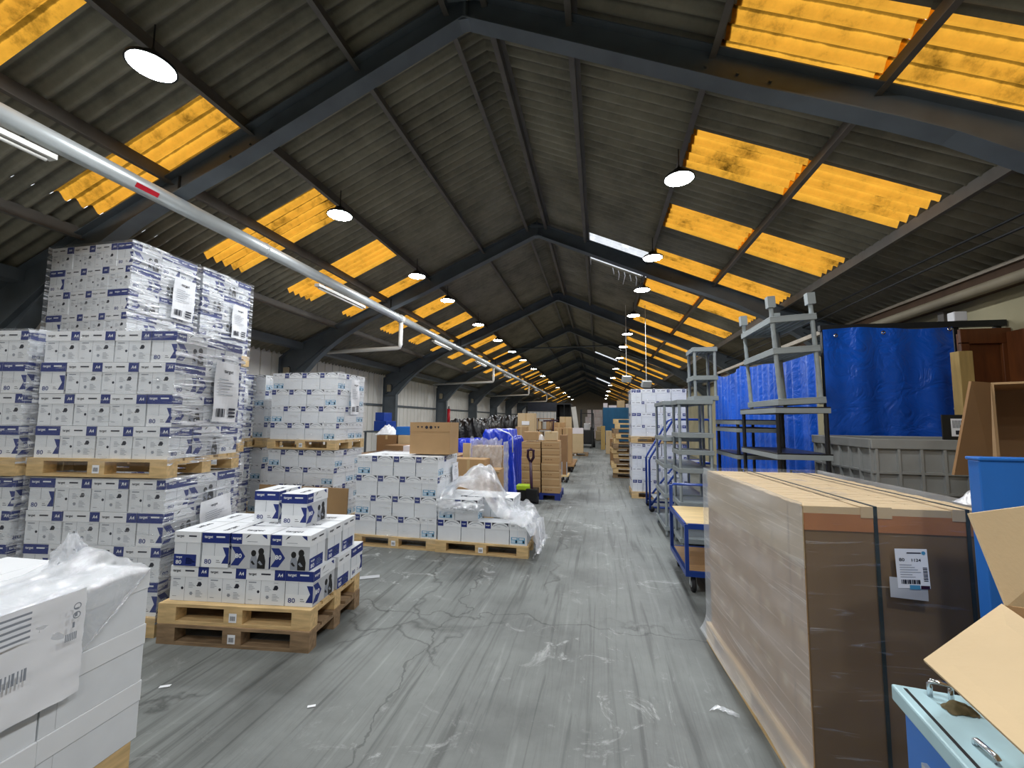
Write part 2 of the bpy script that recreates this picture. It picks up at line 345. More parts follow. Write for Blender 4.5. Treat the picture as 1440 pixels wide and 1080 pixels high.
# skylight bands (x range) and their start positions along the hall
LROWS = [(-4.86, -3.80, .012), (-5.74, -4.84, 0.0)]; RROWS = [(1.09, 2.27, .012), (2.23, 3.44, 0.0)]
LS = [3.24+1.7*k for k in range(-7, 34)]; RS = [4.84+1.7*k for k in range(-8, 33)]
LSW, RSW = .71, .66
WHITE = [(8.45, 9.95), (23.7, 25.0), (38.3, 39.8)]    # clear sheets near the ridge, right slope
roofL, roofR = MB(), MB()
for mb, sgn in ((roofL, -1), (roofR, 1)):
    rows = LROWS if sgn < 0 else RROWS; st, wd = (LS, LSW) if sgn < 0 else (RS, RSW)
    if sgn < 0: bands = [(XR-.0, -2.5, .024), (-2.46, -3.84, .018)]; low = (-5.70, -7.75, -.010)
    else: bands = [(XR, -.22, .024)]; low = (3.40, 5.25, -.010)
    for a, b, dz in bands+[low]: sheet(mb, a, b, Y0, Y1, dz)
    if sgn > 0:
        y = Y0
        for a, b in WHITE: sheet(mb, -.26, 1.13, y, a, .018); y = b
        sheet(mb, -.26, 1.13, y, Y1, .018)
    for a, b, dz in rows:
        y = Y0
        for q in st:
            if q+wd <= Y0 or q >= Y1-.1: continue
            if q > y: sheet(mb, a, b, y, q, dz)
            y = q+wd
        sheet(mb, a, b, y, Y1, dz)
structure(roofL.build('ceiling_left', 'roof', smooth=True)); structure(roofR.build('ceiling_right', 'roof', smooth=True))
wi = 1
for rows, st, wd in ((LROWS, LS, LSW), (RROWS, RS, RSW)):
    for a, b, dz in rows:
        for q in st:
            if q+wd <= Y0 or q >= Y1-.1: continue
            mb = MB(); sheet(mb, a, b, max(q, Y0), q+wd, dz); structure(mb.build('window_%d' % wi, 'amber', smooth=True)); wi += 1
for a, b in WHITE:
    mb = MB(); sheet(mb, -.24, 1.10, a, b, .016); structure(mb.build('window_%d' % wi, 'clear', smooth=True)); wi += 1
# ridge cap
mb = MB(); mb.add([(XR-.30, Y0, roof_z(XR-.30)+.05), (XR, Y0, ZR+.05), (XR+.30, Y0, roof_z(XR+.3)+.05), (XR-.30, Y1, roof_z(XR-.30)+.05), (XR, Y1, ZR+.05), (XR+.30, Y1, roof_z(XR+.3)+.05)], [(0, 1, 4, 3), (1, 2, 5, 4)])
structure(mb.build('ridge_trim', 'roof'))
# walls
def cladding(x, face, zt):
    m_ = MB(); y = Y0; prof = []
    while y < Y1:
        prof += [(y, 0), (y+.29, 0), (y+.295, -.05), (y+.32, -.05), (y+.325, 0)]; y += .33
    vs = []
    for yy, d in prof: vs += [(x+face*d, yy, 0), (x+face*d, yy, zt)]
    m_.add(vs, [(2*i, 2*i+1, 2*i+3, 2*i+2) for i in range(len(prof)-1)]); return m_
structure(cladding(-7.55, 1, 3.36).build('wall_left', 'wall_white'))
mb = MB(); mb.box(-7.56, -7.50, Y0, Y1, 2.12, 2.19); structure(mb.build('trim_1', 'steel'))
mb = MB(); mb.box(4.47, 4.62, Y0, Y1, 0, 3.48); structure(mb.build('wall_right', 'wall_beige'))
for nm, y in (('wall_back', Y0), ('wall_far', Y1)):
    mb = MB(); mb.add([(-7.8, y, 0), (5.3, y, 0), (5.3, y, roof_z(5.3)+.1), (XR, y, ZR+.1), (-7.8, y, roof_z(-7.8)+.1)], [(0, 1, 2, 3, 4)]); structure(mb.build(nm, 'wall_end'))
# portal frames
half = [(-6.93, 0.0), (-6.93, 2.52), (-6.72, 2.76), (-6.45, 3.05), (-6.16, 3.30), (-5.85, 3.52), (-5.53, 3.71), (-5.2, 3.90), (-4.83, 4.07), (-4.3, 4.29), (-3.79, 4.50), (XR, 5.63)]
FRAMES = [3.69+4.95*k for k in range(-2, 12)]
def frame(y):
    m_ = MB(); tw, fw = .006, .085
    for s in (1, -1):
        fx = (lambda x: x) if s > 0 else (lambda x: 2*XR-x)
        ZT = 5.90
        bot = [(fx(x), z) for x, z in half]; top = [(fx(-7.42), 0), (fx(-7.42), 3.45), (fx(-7.05), ZT-MS*5.79), (XR, ZT)]
        tz = lambda x: ZT-MS*abs(x-XR)
        # web strips: column, then quads under the rafter
        def strip(pa, pb):
            n = len(pa)
            for yy in (-tw, tw): m_.add([(p[0], y+yy, p[1]) for p in pa]+[(p[0], y+yy, p[1]) for p in pb], [(i, i+1, n+i+1, n+i) for i in range(n-1)])
        strip([bot[0], bot[1]], [(fx(-7.42), 0), (fx(-7.42), 2.52)])
        strip(bot[1:], [(fx(-7.42), 2.52), (fx(-7.42), 3.05)]+[(fx(-7.40), 3.22)]+[(fx(half[i][0]-.36), tz(half[i][0]-.36)) for i in range(4, len(half)-1)]+[(XR, ZT)])
        def flange(path, w, t):
            P = [Vector((p[0], 0, p[1])) for p in path]
            for i in range(len(P)-1):
                d = (P[i+1]-P[i]).normalized(); n_ = Vector((-d.z, 0, d.x))*t
                a, b = P[i], P[i+1]
                m_.add([(q.x+k.x, y+yy, q.z+k.z) for q in (a, b) for k in (Vector(), n_) for yy in (-w, w)], [(0, 1, 3, 2), (4, 6, 7, 5), (0, 4, 5, 1), (2, 3, 7, 6), (0, 2, 6, 4), (1, 5, 7, 3)])
        flange(bot, fw, .012); flange([(fx(-7.42), 0), (fx(-7.42), 3.1), (fx(-7.05), tz(-7.05)), (XR, ZT)], fw, .012)
        xk = fx(-7.18)                                   # knee stiffeners and the hooked lug by the haunch
        m_.box(xk-.24, xk+.24, y-.08, y+.08, 2.50, 2.52); m_.beam((fx(-7.35), y, 2.55), (fx(-6.25), y, 3.36), .14, .012)
        for xx in (2.2, 2.45, 2.7): m_.tube([(fx(XR-xx), y-.03, tz(XR-xx)-.16), (fx(XR-xx), y-.006, tz(XR-xx)-.16)], .014, 8)
    m_.box(XR-.10, XR+.10, y-.07, y+.07, 5.60, 5.63); m_.box(XR-.012, XR+.012, y-.085, y+.085, 5.62, 5.93)
    m_.obox((XR, y-.10, 5.80), (.34, .03, .05), (0, .1, 0)); return m_
for k, y in enumerate(FRAMES): structure(frame(y).build('portal_frame', 'steel'))
# purlins (Z section running the length of the hall)
for x in (-1.05, -.22, 1.02, 2.24, 3.42, -1.50, -2.47, -3.72, -4.75, -6.0):
    m_ = MB(); z = roof_z(x)-.03; d = -1 if x > XR else 1
    m_.box(x-.004, x+.004, Y0, Y1, z-.15, z); m_.box(min(x, x+.055*d), max(x, x+.055*d), Y0, Y1, z-.155, z-.15); m_.box(min(x, x-.055*d), max(x, x-.055*d), Y0, Y1, z-.01, z-.004)
    structure(m_.build('purlin', 'purlin'))
for x, nm in ((-6.95, 'eaves_beam'),):
    m_ = MB(); z = roof_z(x)-.02; m_.box(x-.11, x+.11, Y0, Y1, z-.20, z-.05); structure(m_.build(nm, 'steel'))
# loose hangers and strings under the clear sheets
# high-bay lamps
def make_lamp():
    t = thing('high_bay_lamp', 'x', 'ceiling lamp')
    h = MB(); h.lathe((0, 0, 0), [(.0, .10), (.07, .10), (.075, .045), (.15, .035), (.165, .02), (.17, 0), (.155, 0)], 28); h.build('housing', 'dark_metal', t, True)
    h = MB(); h.lathe((0, 0, 0), [(.155, .001), (0.0, .001)], 28); h.build('diffuser', 'lamp', t, label='bright white round diffuser')
    h = MB(); h.tube([(0, 0, .10), (0, 0, .36)], .006, 6); h.tube([(-.02, 0, .12), (0, 0, .18), (.02, 0, .12)], .006, 6); h.build('hanger', 'dark_metal', t); return register(t)
lamp = make_lamp()
LY = [-4.9, -2.45, 0.0, 2.45, 4.92, 7.41, 9.1, 11.65, 14.1, 16.6, 19.1, 22.5, 26.2, 30.6, 36.0, 43.0, 50.0, 57.0]
RYs = [-4.9, -2.45, 0.0, 2.42, 4.86, 7.25, 9.05, 11.27, 13.7, 16.1, 19.0, 23.0, 28.0, 34.0, 41.0, 48.0, 55.0]
for k, y in enumerate(LY): place(lamp, (-3.44, y, CAM_H+2.75), 0, 'round white ceiling lamp in the left row, %s from the camera end' % ORD[k+1], 'high bay lamps')
for k, y in enumerate(RYs): place(lamp, (.92, y, CAM_H+2.75), 0, 'round white ceiling lamp in the right row, %s from the camera end' % ORD[k+1], 'high bay lamps')
# long grey duct under the left slope with its tube lights and drop pipes
PX_, PZ_ = -4.62, CAM_H+2.37
t = thing('overhead_duct', 'long straight pale grey duct hung under the left roof slope', 'duct', (PX_, 0, PZ_))
m_ = MB(); m_.tube([(0, Y0+.2, 0), (0, 46, 0)], .085, 18); m_.build('duct_pipe', 'duct', t, True)
m_ = MB()
for y in range(0, 46, 4): m_.tube([(0, y+.9, 0), (0, y+.94, 0)], .091, 18)
m_.build('coupling', 'duct', t, True)
m_ = MB()
for y in FRAMES[1:]:
    if y < 45: m_.box(-.012, .012, y-.02, y+.02, .07, .34)
m_.build('hanger', 'dark_metal', t)
m_ = MB(); m_.obox((.075, 3.3, -.045), (.01, .22, .05), (0, .5, 0)); m_.build('sticker', 'red', t, label='small red sticker')
k = 0
for y in (1.15, 6.1, 11.2, 15.5, 20.5, 25.5, 31):
    q = thing('tube_light', 'thin unlit tube light batten under the grey duct, %s from the camera' % ORD[k+1], 'tube light', (PX_-.02, y, PZ_-.16), 0, 'tube lights under the duct'); k += 1
    L_ = 1.45
    m_ = MB(); m_.box(-.045, .045, 0, L_, .0, .045); m_.build('batten', 'pvc', q)
    m_ = MB(); m_.tube([(0, .05, -.02), (0, L_-.05, -.02)], .016, 10); m_.build('tube', 'pvc', q, True)
    m_ = MB(); m_.box(-.01, .01, .2, .22, .045, .09); m_.box(-.01, .01, L_-.22, L_-.2, .045, .09); m_.build('bracket', 'dark_metal', q)
for k, y in enumerate((9.15, 18.2, 28.0, 38.0)):
    q = thing('drop_pipe', 'white plastic drain pipe dropping from the duct to the left wall, %s from camera' % ORD[k+1], 'pipe', (PX_, y, PZ_), 0, 'white drop pipes')
    m_ = MB(); m_.tube([(0, 0, -.07), (0, 0, -.62), (-.02, 0, -.68), (-.08, 0, -.70), (-2.9, 0, -.78)], .05, 12); m_.build('pipe', 'pvc', q, True)
    m_ = MB(); m_.tube([(0, -.06, 0), (0, .06, 0)], .10, 16); m_.build('collar', 'pvc', q, True)
# pipes on the right wall
zp = AX(1440, 386, 4.25)[1]; zr2 = AX(1440, 361, 4.36)[1]
m_ = MB(); m_.tube([(4.25, Y0+.1, zp), (4.25, 30, zp)], .062, 14); tag(m_.build('wall_pipe', 'pipe_old', smooth=True), 'thick dusty beige pipe running along the top of the right wall', 'pipe')
m_ = MB(); m_.box(4.34, 4.38, Y0+.1, 30, zr2-.02, zr2+.02); structure(m_.build('wall_rail', 'rail'))
m_ = MB(); m_.box(4.38, 4.468, Y0+.1, 30, zp-.02, zr2-.02); structure(m_.build('wall_plate', 'ply_dark_brown'))
for i, (px, py, px2, py2) in enumerate(((1440, 298, 1193, 415), (1440, 318, 1160, 434))):
    x = 3.80-.06*i; z = AX(px, py, x)[1]
    m_ = MB(); m_.tube([(x, y, z+.012*math.sin(y*1.1+i)) for y in np.linspace(-2, 24, 40)], .014, 8)
    tag(m_.build('cable', 'dark_metal', smooth=True), ['dark cable strung along the right eaves, upper one', 'dark cable strung along the right eaves, lower one'][i], 'cable')
yp = AX(1330, 440, 4.42)[0]
m_ = MB(); m_.box(4.36, 4.468, yp-.05, yp+.05, 0, zp-.08); structure(m_.build('wall_pillar', 'purlin'))
# junction boxes with cable loops on the left columns
for k, y in enumerate(FRAMES[3:7]):
    t = thing('column_box', 'small grey electrical box on a left wall column, %s column from the camera' % ORD[k+1], 'electrical box', (-7.16, y-.075, 2.62), 0, 'column electrical boxes')
    m_ = MB(); m_.box(-.09, .05, -.07, -.02, 0, .24); m_.build('casing', 'pipe_old', t, bevel=.006)
    m_ = MB(); m_.tube([(-.02+.10*math.cos(a)*.6+.07, -.05, .13+.13*math.sin(a)) for a in np.linspace(-2.6, 2.6, 14)], .010, 6); m_.build('cable_loop', 'black', t, True)
# world
w = bpy.data.worlds.new('sky'); SC.world = w; w.use_nodes = True
w.node_tree.nodes['Background'].inputs[0].default_value = (.90, .95, 1, 1); w.node_tree.nodes['Background'].inputs[1].default_value = 1.5
SC.view_settings.view_transform = 'Standard'; SC.view_settings.look = 'None'; SC.view_settings.gamma = 1; SC.view_settings.exposure = 0
# ------------------------------------------------------------------ pallets
PL, PW, PH = 1.2, .8, .144
def make_pallet(name, old=False, cat='pallet'):
    w = 'wood_old' if old else 'wood'
    t = thing(name, 'x', cat)                      # origin: centre of the footprint on the ground; long side along x
    for i, (y, wd) in enumerate(((-.3275, .145), (-.182, .1), (0, .145), (.182, .1), (.3275, .145))):
        m_ = MB(); m_.box(-.6, .6, y-wd/2, y+wd/2, .122, .144); m_.build('deck_board', w, t)
    for x in (-.5275, 0, .5275):
        m_ = MB(); m_.box(x-.0725, x+.0725, -.4, .4, .1, .122); m_.build('stringer_board', w, t)
    for x in (-.5275, 0, .5275):
        for y in (-.35, 0, .35):
            m_ = MB(); m_.box(x-.0725, x+.0725, y-.05, y+.05, .022, .1); m_.build('block', w, t)
    for y in (-.35, 0, .35):
        m_ = MB(); m_.box(-.6, .6, y-.05, y+.05, 0, .022); m_.build('bottom_board', w, t)
    m_ = MB(); m_.quad((-.03, -.401, .03), (.06, 0, 0), (0, 0, .065), 0, 0, 1, 1, 0)
    for i in range(9): m_.quad((-.03, -.401, .03), (.06, 0, 0), (0, 0, .065), .15+i*.08, .2, .15+i*.08+.03+.02*(i % 2), .7, 1, .0006)
    m_.build('barcode_label', ['paper', 'ink'], t, label='small white barcode label on the middle block')
    return register(t)
pallet = make_pallet('euro_pallet'); pallet_old = make_pallet('euro_pallet', True)
# ------------------------------------------------------------------ paper cartons
CL, CW, CH, LB = .306, .216, .258, .082     # length, width, height, lid band
CM = ['white_card', 'navy', 'ink', 'photo_grey', 'photo_black', 'cyan', 'grey_ink', 'pale_blue', 'lid_card']
def faces(L, W, e=0.0):
    a, b = L/2+e, W/2+e      # name: origin (bottom left seen from outside), u
    return {'front': ((-a, -b, 0), (1, 0, 0), 2*a), 'right': ((a, -b, 0), (0, 1, 0), 2*b), 'back': ((a, b, 0), (-1, 0, 0), 2*a), 'left': ((-a, b, 0), (0, -1, 0), 2*b)}
UP = (0, 0, 1)
def chevron(mb, o, u, x, y, s, m):
    mb.poly(o, u, UP, [(x, y), (x+s*.55, y), (x+s, y+s*.6), (x+s*.55, y+s*1.2), (x, y+s*1.2), (x+s*.42, y+s*.6)], m, .0007)
def ticks(mb, o, u, x, y, w, n, m=6, gap=.011, h=.0035):
    for i in range(n): mb.quad(o, u, UP, x, y-i*gap, x+w*(.55+.45*((i*7) % 5)/4), y-i*gap+h, m, .0006)
def carton_navy():
    b, l = MB(), MB(); H = CH-.004
    b.box(-CL/2, CL/2, -CW/2, CW/2, 0, H, 0); e = .003
    l.box(-CL/2-e, CL/2+e, -CW/2-e, CW/2+e, CH-LB, CH, 8)
    F, FL = faces(CL, CW), faces(CL, CW, e); zb = CH-LB
    # long face with the picture
    o, u, w = F['front']
    b.quad(o, u, UP, 0, 0, w, zb, 3, .0003)
    chevron(b, o, u, -.0, .02, .115, 1); b.text('80', o, u, UP, .035, .075, .034, 8, .0012, .02, 1.15)
    ticks(b, o, u, .045, .055, .04, 2, 7, .012)
    b.quad(o, u, UP, .13, .004, w-.005, zb-.004, 3, .0005)
    for cx, s in ((.185, 1.0), (.245, 1.12)):                       # two plain figures in the picture
        b.poly(o, u, UP, [(cx-.028*s, .004), (cx-.03*s, .06), (cx-.018*s, .098*s), (cx+.018*s, .098*s), (cx+.03*s, .06), (cx+.028*s, .004)], 6 if cx < .2 else 4, .0009)
        b.poly(o, u, UP, [(cx-.004+.021*s*math.cos(k*PI/5), .115*s+.024*s*math.sin(k*PI/5)) for k in range(10)], 4, .0011)
        b.poly(o, u, UP, [(cx-.024*s, .05), (cx-.004, .03), (cx+.012, .034), (cx-.012, .062)], 4 if cx < .2 else 6, .0013)
    ol, ul, wl = FL['front']; z0 = zb
    l.quad(ol, ul, UP, 0, z0+.004, .088, CH-.003, 1, .0006); l.text('target', ol, ul, UP, .012, z0+.03, .024, 8, .0012, .02)
    l.poly(ol, ul, UP, [(.115, z0+.045), (.135, z0+.07), (.16, z0+.078), (.14, z0+.06)], 2, .0006)
    l.poly(ol, ul, UP, [(.245, z0+.078), (.285, z0+.078), (.29, z0+.045), (.265, z0+.06)], 1, .0006); ticks(l, ol, ul, .13, z0+.022, .15, 1, 6)
    # end face with the big 80
    o, u, w = F['left']
    b.quad(o, u, UP, w*.46, .085, w*.475, zb, 6, .0005); b.quad(o, u, UP, 0, .0, w, .086, 8, .0003)
    b.text('80', o, u, UP, .022, .024, .036, 1, .0012, .015, 1.2); ticks(b, o, u, .118, .05, .045, 2, 2, .014, .004)
    b.poly(o, u, UP, [(w-.055, .03), (w, .03), (w, .15), (w-.05, .15), (w-.022, .09)], 1, .0006)
    ol, ul, wl = FL['left']
    l.quad(ol, ul, UP, 0, z0+.004, wl, CH-.003, 1, .0006); l.text('target', ol, ul, UP, .018, z0+.034, .024, 8, .0012, .02); l.quad(ol, ul, UP, .115, z0+.045, .185, z0+.056, 8, .001)
    # plain end face
    o, u, w = F['right']
    b.quad(o, u, UP, w*.46, .09, w*.475, zb, 6, .0005); b.quad(o, u, UP, 0, .002, w*.86, .088, 1, .0006)
    b.text('target', o, u, UP, .018, .055, .018, 8, .0012, .02); b.text('80', o, u, UP, .018, .014, .03, 8, .0012, .015, 1.2); ticks(b, o, u, .10, .055, .075, 4, 7, .012, .006)
    ol, ul, wl = FL['right']
    l.text('target', ol, ul, UP, .018, z0+.034, .022, 2, .0012, .02); l.quad(ol, ul, UP, .12, z0+.044, .185, z0+.055, 2, .001)
    # text face
    o, u, w = F['back']
    b.quad(o, u, UP, w*.38, 0, w*.388, zb, 6, .0005); b.quad(o, u, UP, .02, zb-.022, .08, zb-.014, 6, .0006)
    ticks(b, o, u, .02, zb-.04, .05, 4); ticks(b, o, u, .02, .03, .06, 1); ticks(b, o, u, .15, zb-.045, .05, 4); ticks(b, o, u, .21, .075, .055, 5); ticks(b, o, u, .22, zb-.018, .06, 1)
    b.poly(o, u, UP, [(.238+.019*math.cos(k*PI/3), .125+.019*math.sin(k*PI/3)) for k in range(6)], 2, .0007); b.poly(o, u, UP, [(.21, .115), (.232, .125), (.225, .105)], 2, .0007)
    b.poly(o, u, UP, [(.172+.016*math.cos(k*PI/6)*(1-.35*(k % 2)), .055+.016*math.sin(k*PI/6)*(1-.35*(k % 2))) for k in range(12)], 6, .0007)
    b.poly(o, u, UP, [(.098+.011*math.cos(k*PI/4), .092+.011*math.sin(k*PI/4)) for k in range(8)], 2, .0007)
    ol, ul, wl = FL['back']
    l.quad(ol, ul, UP, wl-.085, z0+.004, wl, CH-.003, 1, .0006); l.text('A4', ol, ul, UP, wl-.06, z0+.03, .026, 8, .0012, .02)
    l.text('target', ol, ul, UP, .02, z0+.03, .022, 2, .0012, .02); l.quad(ol, ul, UP, .12, z0+.04, .195, z0+.051, 2, .001)
    l.text('target', (-.1, -.05, CH), (1, 0, 0), (0, 1, 0), 0, 0, .05, 2, .0008, .02)
    o_ = b.build('paper_carton', CM); l.build('lid', CM, o_); return register(tag(o_, 'x', 'box'))
def carton_cyan(dbl=False):
    b, l = MB(), MB(); H = CH-.004; b.box(-CL/2, CL/2, -CW/2, CW/2, 0, H, 0); e = .003; z0 = CH-LB
    l.box(-CL/2-e, CL/2+e, -CW/2-e, CW/2+e, z0, CH, 8); F, FL = faces(CL, CW), faces(CL, CW, e)
    if dbl:
        for k in ('front', 'back'):
            o, u, w = FL[k]; l.quad(o, u, UP, .225, z0+.012, .285, CH-.008, 1, .0006); l.text('target', o, u, UP, .02, z0+.036, .02, 2, .0012, .02); l.quad(o, u, UP, .11, z0+.042, .19, z0+.052, 2, .0008); l.text('A4', o, u, UP, .238, z0+.034, .022, 8, .0012, .02)
        for k in ('left', 'right'):
            o, u, w = FL[k]
            for x in (.012, .115): l.quad(o, u, UP, x, z0+.010, x+.09, CH-.008, 1, .0006); l.text('target', o, u, UP, x+.012, z0+.036, .018, 8, .0012, .02)
            o, u, w = F[k]; b.quad(o, u, UP, .107, 0, .109, z0, 6, .0004)
    for k in ('front', 'back') if not dbl else ():
        o, u, w = FL[k]; l.quad(o, u, UP, 0.002, z0+.004, .078, CH-.004, 1, .0006); l.text('target', o, u, UP, .012, z0+.032, .018, 8, .0012, .02)
        l.poly(o, u, UP, [(.094, z0+.036), (.112, z0+.062), (.150, z0+.079), (.094, z0+.079)], 2, .0006)
        l.poly(o, u, UP, [(.300, z0+.036), (.300, z0+.079), (.244, z0+.079), (.282, z0+.062)], 2, .0006)
        l.poly(o, u, UP, [(.11+.019*i, z0+.04+.026*math.sin(PI*i/9)) for i in range(10)]+[(.11+.019*i, z0+.033+.026*math.sin(PI*i/9)) for i in range(9, -1, -1)], 6, .0006); ticks(l, o, u, .15, z0+.03, .09, 1)
    for k in ('left', 'right') if not dbl else ():
        o, u, w = FL[k]
        for x in (.02, .115): l.text('target', o, u, UP, x, z0+.046, .016, 2, .0012, .02); l.quad(o, u, UP, x, z0+.034, x+.07, z0+.037, 6, .0008)
        l.quad(o, u, UP, .098, z0+.01, .100, CH-.01, 6, .0006)
        o, u, w = F[k]; b.quad(o, u, UP, .098, 0, .100, z0, 7, .0004)
        for x in (.018, .108):
            b.quad(o, u, UP, x, .02, x+.082, .095, 5, .0006); b.quad(o, u, UP, x+.006, .026, x+.05, .062, 7, .0009); b.quad(o, u, UP, x+.012, .07, x+.07, .088, 0, .0009)
            b.quad(o, u, UP, x+.056, .03, x+.076, .058, 2, .001)
    o_ = b.build('white_carton', CM); l.build('lid', CM, o_); return register(tag(o_, 'x', 'box'))
navy, cyan, dble = carton_navy(), carton_cyan(), carton_cyan(True)
KIND = {'n': (navy, 'navy printed carton'), 'c': (cyan, 'white carton'), 'd': (dble, 'white carton')}
def P2(p, rz, x, y): return (p[0]+x*math.cos(rz)-y*math.sin(rz), p[1]+x*math.sin(rz)+y*math.cos(rz))
# local frame of a load: x along its front (0 at the left end), y into depth, z from its base
def layer(mirror, fill=True, left=True):
    A = [(.155+.31*i, .11, PI, 'F', i) for i in range(3)]+[(1.04, .155, PI/2, 'C', 3)]
    A += [(.995, .42+.22*i, PI, 'R', i+1) for i in range(2)]
    if left: A += [(.11, .375, PI/2, 'L', 1), (.155, .64, PI, 'L', 2)]
    if fill: A += [(.33, .375, PI/2, 'I', 0), (.55, .375, PI/2, 'I', 1), (.77, .375, PI/2, 'I', 2), (.465, .64, PI, 'I', 3), (.72, .64, PI/2 if 0 else PI, 'I', 4)][:3]
    B = [(.11, .155, PI/2, 'F', 0)]+[(.375+.31*i, .11, PI, 'F' if i < 2 else 'C', i+1) for i in range(3)]
    B += [(1.04, .375, PI/2, 'R', 1), (.995, .64, PI, 'R', 2)]
    if left: B += [(.155, .42+.22*i, PI, 'L', i+1) for i in range(2)]
    if fill: B += [(.47, .375, PI, 'I', 0), (.78, .375, PI, 'I', 1), (.47, .60, PI, 'I', 2), (.78, .60, PI, 'I', 3)]
    return B if mirror else A
ROW = {1: ['only'], 2: ['bottom', 'top'], 4: ['bottom', 'lower middle', 'upper middle', 'top']}
def load(where, p, z, rz, kind, n=4, base=True, start=0, right=True, old=False, fill=True, skip=(), spread=1.02, wrapm='film', wraplab=None, plab=None, flip=False, sheets=(), only=None, topfilm=True):
    """pallet + cartons + film. where: short noun phrase naming the load in the labels"""
    if base:
        c = P2(p, rz, .575, .375); place(pallet_old if old else pallet, (c[0], c[1], z), rz, plab or 'wooden pallet under the '+where, 'wooden pallets'); z += PH+.001
    src, desc = KIND[kind]; cnt = {}
    for k in range(n):
        for (x, y, r, tagc, i) in layer((k+start) % 2, fill and k == n-1, not right or fill):
            if (k, tagc, i) in skip or (only and not only(k, tagc, i)): continue
            if tagc == 'R' and not right: continue
            jx, jy = random.uniform(-.004, .004), random.uniform(-.004, .004)
            q = P2(p, rz, .575+(x-.575)*spread+jx, y+jy)
            row = ROW.get(n, ROW[4])[k] if n != 3 else ['bottom', 'middle', 'top'][k]
            col = {'F': '%s from left' % ORD[i+1], 'C': 'right corner', 'R': 'side %s behind corner' % ORD[i], 'L': 'left side %s' % ORD[i], 'I': 'inner %s' % ORD[i+1]}[tagc]
            place(src, (q[0], q[1], z+k*(CH+.003)), rz+r+(PI if flip else 0), '%s, %s row, %s, %s' % (desc, row, col, where), 'cartons of the '+where)
    if wrapm: wrap(where, p, z, rz, n*(CH+.003), wrapm, wraplab, sheets, topfilm)
    return z+n*(CH+.003)
def wrap(where, p, z, rz, h, wm, lab, sheets, top=True):
    w_, d_, e = 1.165, .765, .022; m_ = MB(); rs = random.uniform(0, 99)
    W, D = w_+2*e, d_+2*e
    for sd in range(4):
        def P(s, t, sd=sd):
            a = (W if sd % 2 == 0 else D)*s; x, y, nx, ny = [(a, 0, 0, -1), (W, a, 1, 0), (W-a, D, 0, 1), (0, D-a, -1, 0)][sd]
            o_ = (.006*math.sin(t*31+a*9+rs)+.005*math.sin(t*57-a*4+rs+sd))*min(1, 8*s, 8*(1-s))
            return (x+nx*o_-e-.008, y+ny*o_-e-.008, -.05+(h+.06)*t)
        m_.grid(P, 28, 26, 0 if sd % 2 == 0 else 1)
    if top:
        m_.grid(lambda s, t: (-e+(w_+2*e)*s, -e+(d_+2*e)*t, h+.012+.006*math.sin(s*23+rs)*math.sin(t*17)), 16, 12, 0)
    o = m_.build('stretch_wrap', [wm, 'film_glint' if wm != 'film_clear' else wm], None, True, (p[0], p[1], z), rz); tag(o, lab or 'clear stretch film wrapped round the '+where, 'plastic wrap')
    for (side, x, zz, w, hh, tilt) in sheets:
        s = MB(); D = d_+e*2; xa = w_+e+.012
        if side == 'R': o_, u_ = (xa, x, zz), (0, 1, 0)
        else: o_, u_ = (x, -e-.022, zz), (1, 0, 0)
        ux = Vector(u_)*math.cos(tilt)+Vector(UP)*math.sin(tilt); vx = Vector(UP)*math.cos(tilt)-Vector(u_)*math.sin(tilt); nn = Vector(u_).cross(Vector(UP))
        s.grid(lambda a, b: tuple(Vector(o_)+ux*(a*w)+vx*(b*hh)+nn*(.006*math.sin(a*5+b*7)+.004)), 8, 10, 0)
        kk = .016
        s.text('target', Vector(o_)+nn*kk, ux, vx, w*.3, hh*.80, hh*.07, 1, 0, .02)
        for i in range(6): s.quad(Vector(o_)+nn*kk, ux, vx, w*.12, hh*(.70-.05*i), w*(.5+.3*((i*3) % 4)/4), hh*(.71-.05*i), 2)
        for i in range(8): s.quad(Vector(o_)+nn*kk, ux, vx, w*(.1+.045*i), hh*.08, w*(.1+.045*i+.02+.012*(i % 3)), hh*.22, 1)
        for i in range(3): s.quad(Vector(o_)+nn*kk, ux, vx, w*.6, hh*(.08+.06*i), w*.88, hh*(.115+.06*i), 1)
        s.build('label_sheet', ['paper', 'ink', 'grey_ink'], o, label='white printed pallet label')
# --- big left stack: A in front (turned 8 degrees), B left of it, C and D stepped back on top
RA_ = math.radians(8)
cA = (-3.36, 2.76); pA = P2(cA, RA_, -1.16, 0)
zA = load('lower left wrapped stack', pA, 0, RA_, 'n', start=0, fill=False, wrapm='film', sheets=[('R', .33, .45, .36, .36, .08)], topfilm=False)
zA2 = load('middle left wrapped stack', pA, zA+.012, RA_, 'n', start=1, wrapm='film', sheets=[('R', .36, .30, .30, .55, -.03)])
pB = P2(cA, RA_, -2.42, -.03)
zB = load('lower stack at the far left edge', pB, 0, RA_, 'n', start=1, fill=False, right=False, only=lambda k, t, i: t in 'FC' and i >= 1, topfilm=False)
zB2 = load('middle stack at the far left edge', pB, zB+.012, RA_, 'n', start=0, right=False, only=lambda k, t, i: t in 'FCI')
